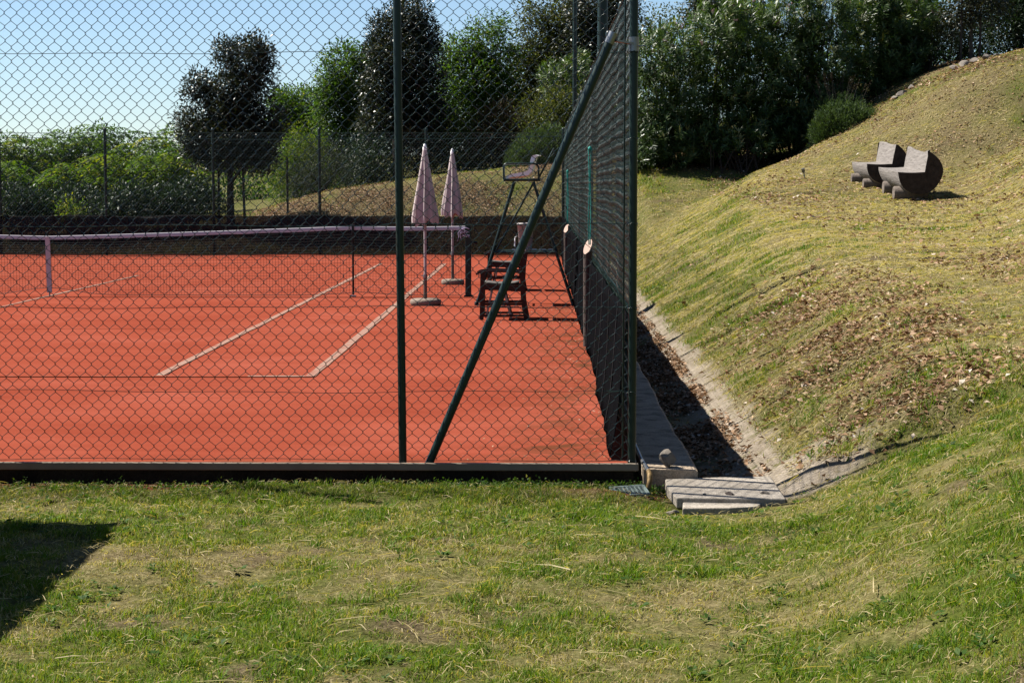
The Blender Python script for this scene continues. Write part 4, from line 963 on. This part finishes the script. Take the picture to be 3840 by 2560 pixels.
# ---- rosemary bushes
def needles(name, lab, px, Y, lobes, seed, n, group=None, spikes=0, vb=0.0):
    bx = (px - 1241) / 4308 * Y; bz = tz(bx, Y); e = empty(name, (bx, Y, bz), lab, 'shrub', group); r = np.random.default_rng(seed)
    lb = [(l[0] - bx, l[1] - Y, l[2] - bz, l[3], l[4], l[5]) for l in lobes]
    C, D, rad = sample_lobes(r, lb, n, .55); per = 9; P = np.repeat(C, per, 0); up = norm(D * .7 + np.array([0, 0, .9]) + rdir(r, n) * .25)
    ax = np.repeat(up, per, 0); P = P + ax * r.uniform(0, .2, (n * per, 1)); Dn = norm(ax * .9 + rdir(r, n * per) * .6)
    L = r.uniform(.05, .11, n * per); v = np.clip(.45 + vb + np.repeat(r.normal(size=n) * .16, per) + r.normal(size=n * per) * .1, 0, 1)
    V, F, a = leafquads(P, Dn, rdir(r, n * per), L, L * .16 + .004, v); mesh_np('foliage', V, F, M['rosemary'], e, False, dict(v=a))
    twigs('stem', (0, 0, -.1), lb, 12, .02, M['bark'], e, seed)
    if spikes:
        l0 = lb[0]
        for i in range(spikes):
            an = r.uniform(0, 2 * np.pi); b0 = np.array([l0[0] + np.cos(an) * l0[3] * r.uniform(.1, .9), l0[1] + np.sin(an) * l0[4] * .6, l0[2] + l0[5] * .4])
            d0 = norm(np.array([np.cos(an) * .35, np.sin(an) * .35, 1.]) + rdir(r, 1)[0] * .18); hh = r.uniform(.5, .9)
            mb = MB(); mb.tube([b0, b0 + d0 * hh], [.006, .004], 4, False); st_ = mb.build('flower_stalk', M['stake'], e)
            P = b0 + d0 * hh - d0[None] * r.uniform(0, .2, (22, 1)); L2 = np.full(22, .045)
            V, F, a = leafquads(P, norm(rdir(r, 22) + d0), rdir(r, 22), L2, L2 * .5, np.clip(r.normal(.5, .2, 22), 0, 1)); mesh_np('flower_spike', V, F, M['brush'], st_, False, dict(v=a))
    return e
needles('rosemary_bush', 'rounded grey green rosemary bush at the foot of the oleanders beside the log benches', 1925, 45.3, [lobe(1925, 300, 58, 52, 45.3, .6), lobe(1895, 315, 34, 38, 45.3, .5), lobe(1965, 288, 36, 34, 45.3, .5)], 401, 2300, 'rosemary bushes', 0, .02)
needles('lavender_bush', 'dark lavender bush with brown flower spikes above the rounded rosemary bush', 1930, 46.3, [lobe(1925, 262, 50, 30, 46.3, .5)], 402, 400, None, 26, -.2)
needles('rosemary_bush', 'pale grey green rosemary bush behind the umpire chair seat', 1225, 51.0, [lobe(1228, 355, 48, 46, 51, .7), lobe(1262, 345, 38, 50, 51, .7), lobe(1200, 375, 35, 32, 51, .6)], 403, 2100, 'rosemary bushes', 0, .1)
# ---- oleanders
def oleander(lab, px, Y, lobes, seed, ns, flowers, vb=0.0, group='flowering oleander shrubs'):
    bx = (px - 1241) / 4308 * Y; bz = tz(bx, Y); e = empty('oleander_shrub', (bx, Y, bz), lab, 'shrub', group); r = np.random.default_rng(seed)
    lb = [(l[0] - bx, l[1] - Y, l[2] - bz, l[3], l[4], l[5]) for l in lobes]
    C, D, rad = sample_lobes(r, lb, ns, .42); per = 20
    ax = norm(D * np.array([.75, .75, .35]) + np.array([0, 0, .75]) + rdir(r, ns) * .35); A = np.repeat(ax, per, 0); n = ns * per
    P = np.repeat(C, per, 0) + A * r.uniform(-.02, .34, (n, 1)); s = rdir(r, n); s = norm(s - A * np.sum(s * A, 1)[:, None])
    Dl = norm(A * r.uniform(.35, 1.1, (n, 1)) + s); L = r.uniform(.12, .23, n); v = np.clip(.45 + vb + np.repeat(r.normal(size=ns) * .2, per) + r.normal(size=n) * .14, 0, 1)
    V, F, a = leafquads(P, Dl, A, L, L * .13 + .006, v, .08); mesh_np('foliage', V, F, M['oleander'], e, False, dict(v=a))
    mb = MB(); rr = random.Random(seed); T, _, _ = sample_lobes(r, lb, 34, .3)
    for t in T:
        b0 = Vector((rr.uniform(-.5, .5) + t[0] * .25, rr.uniform(-.3, .3), -.15 + tz(bx + t[0] * .25, Y) - bz)); m = b0.lerp(Vector(t), .5) + Vector((0, 0, .15)); mb.tube([b0, m, Vector(t)], [.024, .018, .008], 5)
    mb.build('stem', M['bark'], e)
    if flowers:
        C2, D2, rd2 = sample_lobes(r, lb, flowers * 14, .9); zmax = max(l[2] + l[5] for l in lb); zmin = zmax - 1.7
        keep = (D2[:, 2] > .05) & (D2[:, 1] < .6) & (r.random(len(C2)) < np.clip((C2[:, 2] - zmin) / 1.7, .03, 1) ** 1.8); C2 = C2[keep][:flowers] + D2[keep][:flowers] * .12
        for c_ in C2:
            per = 18; P = c_ + rdir(r, per) * .05 * r.random((per, 1)) ** .5 * np.array([1, 1, 1.2])
            L2 = r.uniform(.028, .045, per); V, F, a = leafquads(P, rdir(r, per), rdir(r, per), L2, L2 * .85, r.random(per)); mesh_np('flower_cluster', V, F, M['petal'], e, False, dict(v=a))
    return e
def L3(ls, Y, rd): return [lobe(a, b_, c, d, Y, rd) for a, b_, c, d in ls]
oleander('oleander hedge shrub right beside the corner post, top against the sky', 1520, 47.5, L3([(1500, 150, 70, 70), (1560, 140, 60, 70), (1500, 240, 70, 75), (1570, 240, 65, 80), (1540, 310, 75, 60), (1490, 320, 55, 60), (1590, 330, 50, 50), (1480, 360, 50, 40), (1550, 370, 60, 32), (1480, 380, 45, 26)], 47.5, 1.0), 501, 1250, 22)
oleander('oleander shrub second along the hedge from the corner post', 1680, 47.7, L3([(1650, 90, 70, 70), (1720, 90, 65, 75), (1650, 190, 75, 80), (1730, 190, 70, 85), (1690, 290, 80, 70), (1640, 310, 55, 60), (1750, 300, 55, 60), (1620, 350, 50, 36), (1700, 348, 55, 32), (1640, 368, 40, 24)], 47.7, 1.0), 502, 1500, 30)
oleander('tallest oleander shrub in the middle of the hedge with many pink flowers', 1840, 48.0, L3([(1810, 50, 70, 70), (1880, 50, 70, 75), (1810, 150, 75, 80), (1890, 150, 75, 85), (1840, 250, 75, 75), (1800, 300, 55, 50), (1900, 250, 60, 50), (1790, 330, 45, 36), (1850, 310, 40, 36)], 48.0, 1.0), 503, 1550, 44)
oleander('oleander shrub high on the hill where the hedge meets the dark trees', 2010, 49.2, L3([(1985, 50, 65, 65), (2060, 60, 65, 65), (1990, 140, 70, 65), (2075, 140, 60, 55), (1990, 210, 60, 50), (2050, 180, 55, 45)], 49.2, 1.0), 504, 1400, 40)
oleander('young pale leaved oleander sprouting low before the dark hedge foot', 1690, 46.6, L3([(1640, 342, 24, 26), (1700, 336, 40, 30), (1745, 344, 24, 24)], 46.6, .4), 505, 40, 0, .2)
oleander('oleander shrub seen through the fence mesh behind the slanting brace', 1300, 54.5, L3([(1285, 205, 40, 45), (1330, 190, 35, 50), (1300, 270, 50, 50)], 54.5, .8), 506, 520, 16, .1)
# ---- sprigs and trees above the hedge
gtree('thin pale sprig tree poking above the oleanders by the corner post', 1520, 56, [lobe(1500, 65, 30, 45, 56), lobe(1550, 50, 26, 40, 56), lobe(1475, 100, 24, 40, 56)], M['olive'], 21, 90, 9, vb=.15)
gtree('dark treetop above the second oleander shrub', 1640, 60, [lobe(1640, 10, 50, 30, 60), lobe(1600, 30, 30, 25, 60), lobe(1690, 40, 60, 50, 60)], M['oak'], 22, 450)
gtree('bright green tree behind the upper end of the hedge', 2060, 55, [lobe(2040, 5, 60, 45, 55), lobe(2110, 30, 40, 50, 55), lobe(1990, -20, 60, 40, 55), lobe(2090, 90, 40, 50, 55)], M['leafy'], 23, 800, vb=.1)
YR = 48.5
def at_z(px, Y): x = (px - 1241) / 4308 * Y; return x, tz(x, Y)
tree('holm_oak', 'staked slender holm oak on the hilltop beside two stakes', 'tree', ((2217 - 1241) / 4308 * YR, YR), .055, [lobe(2200, 20, 60, 45, YR), lobe(2250, 10, 60, 50, YR), lobe(2175, 60, 32, 30, YR), lobe(2230, -40, 70, 40, YR)], [dict(OAK, nc=520, per=13, vb=.2)], M['palebark'], 'holm oaks', 9, 31)
stake(2194, 48.2, 2.6, .032, 'left stake of the slender holm oak on the hilltop', 'stakes of the hilltop holm oak'); stake(2237, 48.3, 2.6, .032, 'right stake of the slender holm oak on the hilltop', 'stakes of the hilltop holm oak')
shrub('pine_shrub', 'soft dark pine-like shrub between the hedge and the staked holm oak', 'shrub', 2120, 48.6, [lobe(2120, 90, 40, 30, 48.6, .5), lobe(2135, 120, 40, 40, 48.6, .5)], M['pine'], 601, 260, 14, .11, .08, None, .16)
shrub('brush_shrub', 'dark brush behind the stakes on the hilltop', 'shrub', 2170, 51, [lobe(2160, 90, 50, 60, 51, .6), lobe(2230, 100, 60, 50, 51, .6)], M['laurel'], 602, 520, 13, .10, .35, BR, .2)
shrub('brush_shrub', 'dark brush at the right edge of the hilltop with bare twigs', 'shrub', 2310, 50, [lobe(2300, 70, 55, 60, 50, .6), lobe(2350, 80, 50, 55, 50, .6)], M['laurel'], 603, 560, 13, .10, .35, BR, .2)
gtree('leafy green tree overhanging the right edge of the hilltop', 2330, 51, [lobe(2320, 0, 60, 45, 51), lobe(2370, 20, 50, 45, 51), lobe(2280, -30, 60, 40, 51)], M['leafy'], 24, 700, vb=.0)

# ================================================================== GRASS, STRAW, LEAF LITTER
def keep_open(X, Y):
    court = (X < .98) & (X > -23) & (Y > 11.27) & (Y < 44.7)
    slab = (X > .74) & (X < 1.43) & (Y > 10.38 + .1 * (X > 1.2)) & (Y < 11.45)
    gr = (np.abs(X - .52) < .11) & (np.abs(Y - 10.93) < .1)
    return ~(court | slab | gr)
def blades(r, X, Y, h, w, v, lie=.5, mown=0.0):
    n = len(X); Z = terrain(X, Y) - .004; az = r.uniform(0, 2 * np.pi, n); ti = np.abs(r.normal(0, lie, n)) + .1
    D = np.stack([np.cos(az) * np.sin(ti) + mown, np.sin(az) * np.sin(ti), np.cos(ti)], 1); D = norm(D)
    D2 = norm(D + np.stack([np.cos(az) * .5, np.sin(az) * .5, np.full(n, -.35)], 1) * r.uniform(.4, 1.4, n)[:, None])
    sa = az + np.pi / 2 + r.normal(0, .7, n); S = np.stack([np.cos(sa), np.sin(sa), 0 * sa], 1) * w[:, None] * .5
    P = np.stack([X, Y, Z], 1); Mid = P + D * h[:, None] * .55; T = Mid + D2 * h[:, None] * .5
    V = np.stack([P - S, P + S, Mid + S * .85, Mid - S * .85, T], 1).reshape(-1, 3)
    b = np.arange(n)[:, None] * 5
    Q = b + np.array([[0, 1, 2, 3]]); Tq = b + np.array([[3, 2, 4, 4]])
    return V, Q, b + np.array([[3, 2, 4]]), np.repeat(v, 5)
def build_blades(name, parts, mat, label):
    Vs = []; Fs = []; As = []; o = 0
    for V, Q, T, a in parts:
        Fs.append(np.concatenate([np.stack([Q[:, 0], Q[:, 1], Q[:, 2]], 1), np.stack([Q[:, 0], Q[:, 2], Q[:, 3]], 1), T]) + o); Vs.append(V); As.append(a); o += len(V)
    ob = mesh_np(name, np.concatenate(Vs), np.concatenate(Fs), mat, None, False, dict(v=np.concatenate(As))); return tag(ob, label, 'grass', kind='stuff')
r = np.random.default_rng(11); parts = []
def patch(n, x0, x1, y0, y1, hm, wm, lie, dens_green=1.0, need=None, hpow=1.0, fan=True):
    Y = np.sqrt(r.uniform(y0 ** 2, y1 ** 2, n)) if fan else r.uniform(y0, y1, n)
    X = x0 + (x1 - x0) * r.random(n)
    if fan: X = X * Y / y1
    k = keep_open(X, Y) & (r.random(n) > concness(X, Y) * .93)
    if need is not None: k &= need(X, Y)
    X = X[k]; Y = Y[k]; g = greenness(X, Y); so = np.maximum(litterness(X, Y), np.clip((fbm(X * 1.9, Y * 1.9, 91, 4) - .67) * 7, 0, 1) * .75)
    edge = np.clip(sst(10.75, 11.2, Y) * (X < .75) * .55, 0, 1)
    tuft = np.clip(.5 + 1.5 * (fbm(X * 4.3, Y * 4.3, 55, 3) - .5) + 1.1 * (fbm(X * 12, Y * 12, 57, 2) - .5), 0, 1)
    p = np.clip((.35 + .8 * g) * (1 - .85 * so) * (1 - edge) * (1 - .85 * redness(X, Y)) * (.12 + 1.35 * tuft), .03, 1)
    k = r.random(len(X)) < p; X = X[k]; Y = Y[k]; g = g[k]; tuft = tuft[k]; n = len(X)
    h = hm * r.uniform(.5, 1.35, n) * (.55 + .6 * g) * (.45 + 1.1 * tuft) * (1 - .45 * sst(10.5, 11.1, Y) * (X < 1.5)) * (1 - .6 * np.exp(-((X - 1.08) / .45) ** 2 - ((Y - 10.3) / .4) ** 2)); w = wm * r.uniform(.7, 1.3, n)
    live = r.random(n) < np.clip(.10 + .85 * g, 0, 1)
    v = np.where(live, np.clip(.33 - .1 * (tuft - .5) + .30 * (fbm(X * 1.5, Y * 1.5, 44, 3) - .5) + r.normal(0, .17, n) + .12 * (1 - g), 0, .66), np.clip(r.normal(.78, .13, n), .45, 1))
    parts.append(blades(r, X, Y, h, w, v, lie))
patch(600000, -3.9, 3.6, 5.2, 11.3, .029, .0034, .85)
inbank = lambda X, Y: (X > 1.5)
patch(230000, 1.2, 6.2, 11, 18, .034, .0055, .95, need=inbank)
patch(150000, 1.2, 8.6, 18, 27, .038, .0075, .95, need=inbank)
patch(200000, 1.2, 13.5, 27, 46.5, .045, .011, .9, need=inbank)
patch(12000, 1.0, 1.6, 11, 30, .05, .005, .9, need=lambda X, Y: (X > 1.0) & (vnoise(X * 3, Y * 1.3, 66) > .45), fan=False)
patch(110000, -14, 3, 44.8, 53, .09, .013, .7, fan=False)
# taller tufts
nt_ = 420; tx = r.uniform(-3.6, 3.4, nt_); ty = np.sqrt(r.uniform(5.2 ** 2, 11.2 ** 2, nt_)); tx = tx * ty / 11.2
k = keep_open(tx, ty) & (greenness(tx, ty) > .5) & (np.hypot(tx - 1.08, ty - 10.4) > .6); tx = tx[k]; ty = ty[k]; per = 42; X = np.repeat(tx, per) + r.normal(0, .03, len(tx) * per); Y = np.repeat(ty, per) + r.normal(0, .03, len(tx) * per); n = len(X)
parts.append(blades(r, X, Y, 0.06 * r.uniform(.5, 1.3, n), .0040 * r.uniform(.7, 1.3, n), np.clip(.2 + np.repeat(r.normal(0, .08, len(tx)), per) + r.normal(0, .06, n), 0, .5), .55))
nt_ = 500; ty = np.sqrt(r.uniform(11 ** 2, 30 ** 2, nt_)); tx = r.uniform(1.6, 2.4 + .3 * (ty - 8), nt_); k = greenness(tx, ty) > .3; tx = tx[k]; ty = ty[k]; X = np.repeat(tx, per) + r.normal(0, .06, len(tx) * per); Y = np.repeat(ty, per) + r.normal(0, .06, len(tx) * per); n = len(X)
parts.append(blades(r, X, Y, .08 * r.uniform(.5, 1.3, n), .007 * r.uniform(.7, 1.3, n), np.clip(.25 + np.repeat(r.normal(0, .1, len(tx)), per) + r.normal(0, .07, n), 0, .6), .6))
build_blades('grass', parts, M['grass'], 'short mown grass, green patches among dry thatch')
# straw: long pale stems lying flat
parts = []
def straw(n, x0, x1, y0, y1, l, w, need=None, fan=True, dens=None):
    Y = np.sqrt(r.uniform(y0 ** 2, y1 ** 2, n)); X = x0 + (x1 - x0) * r.random(n)
    if fan: X = X * Y / y1
    k = keep_open(X, Y)
    if need is not None: k &= need(X, Y)
    X = X[k]; Y = Y[k]; n = len(X); Lh = l * r.uniform(.4, 1.5, n)
    az = r.uniform(0, 6.28, n); D = np.stack([np.cos(az), np.sin(az), 0 * az], 1); P0 = np.stack([X, Y, 0 * X], 1); P1 = P0 + D * Lh[:, None]
    P0[:, 2] = terrain(P0[:, 0], P0[:, 1]) + r.uniform(.012, .035, n); P1[:, 2] = terrain(P1[:, 0], P1[:, 1]) + r.uniform(.010, .04, n); Mi = (P0 + P1) / 2; Mi[:, 2] += r.uniform(0, .012, n)
    S = np.stack([-D[:, 1], D[:, 0], r.normal(0, .5, n)], 1) * (w * r.uniform(.6, 1.3, n))[:, None] * .5
    V = np.stack([P0 - S, P0 + S, Mi + S, Mi - S, P1], 1).reshape(-1, 3); b = np.arange(n)[:, None] * 5
    parts.append((V, b + np.array([[0, 1, 2, 3]]), b + np.array([[3, 2, 4]]), np.repeat(np.clip(r.normal(.85, .1, n), .6, 1), 5)))
straw(14000, -3.9, 3.6, 5.2, 11.25, .05, .0026)
straw(260, -3.9, 3.6, 5.2, 11.25, .18, .0034)
straw(16000, 1.2, 6.2, 11, 18, .085, .0035, inbank)
straw(36000, 1.2, 8.6, 18, 27, .09, .0055, lambda X, Y: (X > 1.6) & (greenness(X, Y) < .5))
straw(40000, 1.2, 13.5, 27, 46, .12, .008, lambda X, Y: (X > 1.6) & (greenness(X, Y) < .5))
build_blades('straw', parts, M['grass'], 'pale dry grass cuttings lying over the turf')
# fallen leaves
def litter(n, x0, x1, y0, y1, size, thr=.0):
    X = r.uniform(x0, x1, n); Y = r.uniform(y0, y1, n); k = keep_open(X, Y) & (r.random(n) < np.clip(litterness(X, Y) - thr, 0.012, 1)); X = X[k]; Y = Y[k]; n = len(X)
    az = r.uniform(0, 2 * np.pi, n); D = norm(np.stack([np.cos(az), np.sin(az), r.normal(.1, .35, n)], 1)); L = size * r.uniform(.45, 1.4, n)
    return leafquads(np.stack([X, Y, terrain(X, Y) + r.uniform(.004, .03, n)], 1), D, norm(np.array([0, 0, 1.]) + rdir(r, n) * .55), L, L * r.uniform(.4, .75, n), np.clip(r.normal(.5, .24, n), 0, 1), .25)
LS = [litter(60000, 1.5, 5, 10.6, 20, .045), litter(26000, 1.0, 1.45, 11.0, 44, .045), litter(45000, 1.5, 12, 20, 46, .07), litter(80000, -14, 2.2, 44.6, 50.5, .05), litter(15000, 1, 11, 44, 51, .07), litter(9000, -3.2, 3, 5.5, 11.2, .02)]
o = 0; Vs = []; Fs = []; As = []
for V, F, a in LS: Vs.append(V); Fs.append(F + o); As.append(a); o += len(V)
tag(mesh_np('leaf_litter', np.concatenate(Vs), np.concatenate(Fs), M['litter'], None, False, dict(v=np.concatenate(As))), 'brown fallen leaves scattered over the bank and drain', 'fallen leaves', kind='stuff')
# crumbs and leaves on the clay near the side fence
n = 900; X = .5 - np.abs(r.normal(0, .5, n)); Y = np.sqrt(r.uniform(11.5 ** 2, 26 ** 2, n)); k = X > -3; X = X[k]; Y = Y[k]; n = len(X); az = r.uniform(0, 6.28, n)
V, F, a = leafquads(np.stack([X, Y, np.full(n, .006)], 1), norm(np.stack([np.cos(az), np.sin(az), r.uniform(0, .4, n)], 1)), norm(np.array([0, 0, 1.]) + rdir(r, n) * .4), r.uniform(.01, .035, n), r.uniform(.006, .014, n), np.clip(r.normal(.5, .3, n), 0, 1))
tag(mesh_np('court_debris', V, F, M['litter'], None, False, dict(v=a)), 'leaf crumbs blown onto the clay by the side fence', 'debris', kind='stuff')
# small leaved weeds along the kerb
wx = np.concatenate([r.uniform(-3.2, .7, 170), r.normal(-.1, .35, 330), r.normal(.6, .1, 60)]); wy = np.clip(11.22 - np.abs(r.normal(0, .13, len(wx))), 10.85, 11.28); k = keep_open(wx, wy) & (wx < .78); wx = wx[k]; wy = wy[k]; per = 16; n = len(wx) * per
P = np.stack([np.repeat(wx, per) + r.normal(0, .022, n), np.repeat(wy, per) + r.normal(0, .02, n), 0 * np.repeat(wx, per)], 1); P[:, 2] = terrain(P[:, 0], P[:, 1]) + np.abs(r.normal(0, .022, n)); L = r.uniform(.012, .024, n)
V, F, a = leafquads(P, norm(rdir(r, n) + np.array([0, 0, .3])), norm(rdir(r, n) * .6 + np.array([0, 0, 1.])), L, L * .7, np.clip(r.normal(.5, .2, n), 0, 1))
nr_ = 620; qy = np.sqrt(r.uniform(5.3 ** 2, 11 ** 2, nr_)); qx = r.uniform(-3.6, 3.4, nr_) * qy / 11; k = keep_open(qx, qy) & (fbm(qx * 1.3, qy * 1.3, 83, 3) > .5); qx = qx[k]; qy = qy[k]; pr_ = 12; m_ = len(qx) * pr_
az = r.uniform(0, 6.283, m_); sp_ = np.repeat(r.uniform(.6, 1.5, len(qx)), pr_); D_ = norm(np.stack([np.cos(az), np.sin(az), r.uniform(.1, .7, m_)], 1)); X_ = np.repeat(qx, pr_) + np.cos(az) * .012 * sp_; Y_ = np.repeat(qy, pr_) + np.sin(az) * .012 * sp_
L_ = .026 * sp_ * r.uniform(.7, 1.3, m_); V2, F2, a2 = leafquads(np.stack([X_, Y_, terrain(X_, Y_) + r.uniform(.006, .022, m_)], 1), D_, norm(np.array([0, 0, 1.]) + rdir(r, m_) * .4), L_, L_ * r.uniform(.35, .6, m_), np.clip(r.normal(.55, .2, m_), 0, 1))
F = np.concatenate([F, F2 + len(V)]); V = np.concatenate([V, V2]); a = np.concatenate([a, a2])
tag(mesh_np('weeds', V, F, M['leafy'], None, False, dict(v=a)), 'small broad leaved weeds along the edging board and among the lawn grass', 'weeds', kind='stuff')
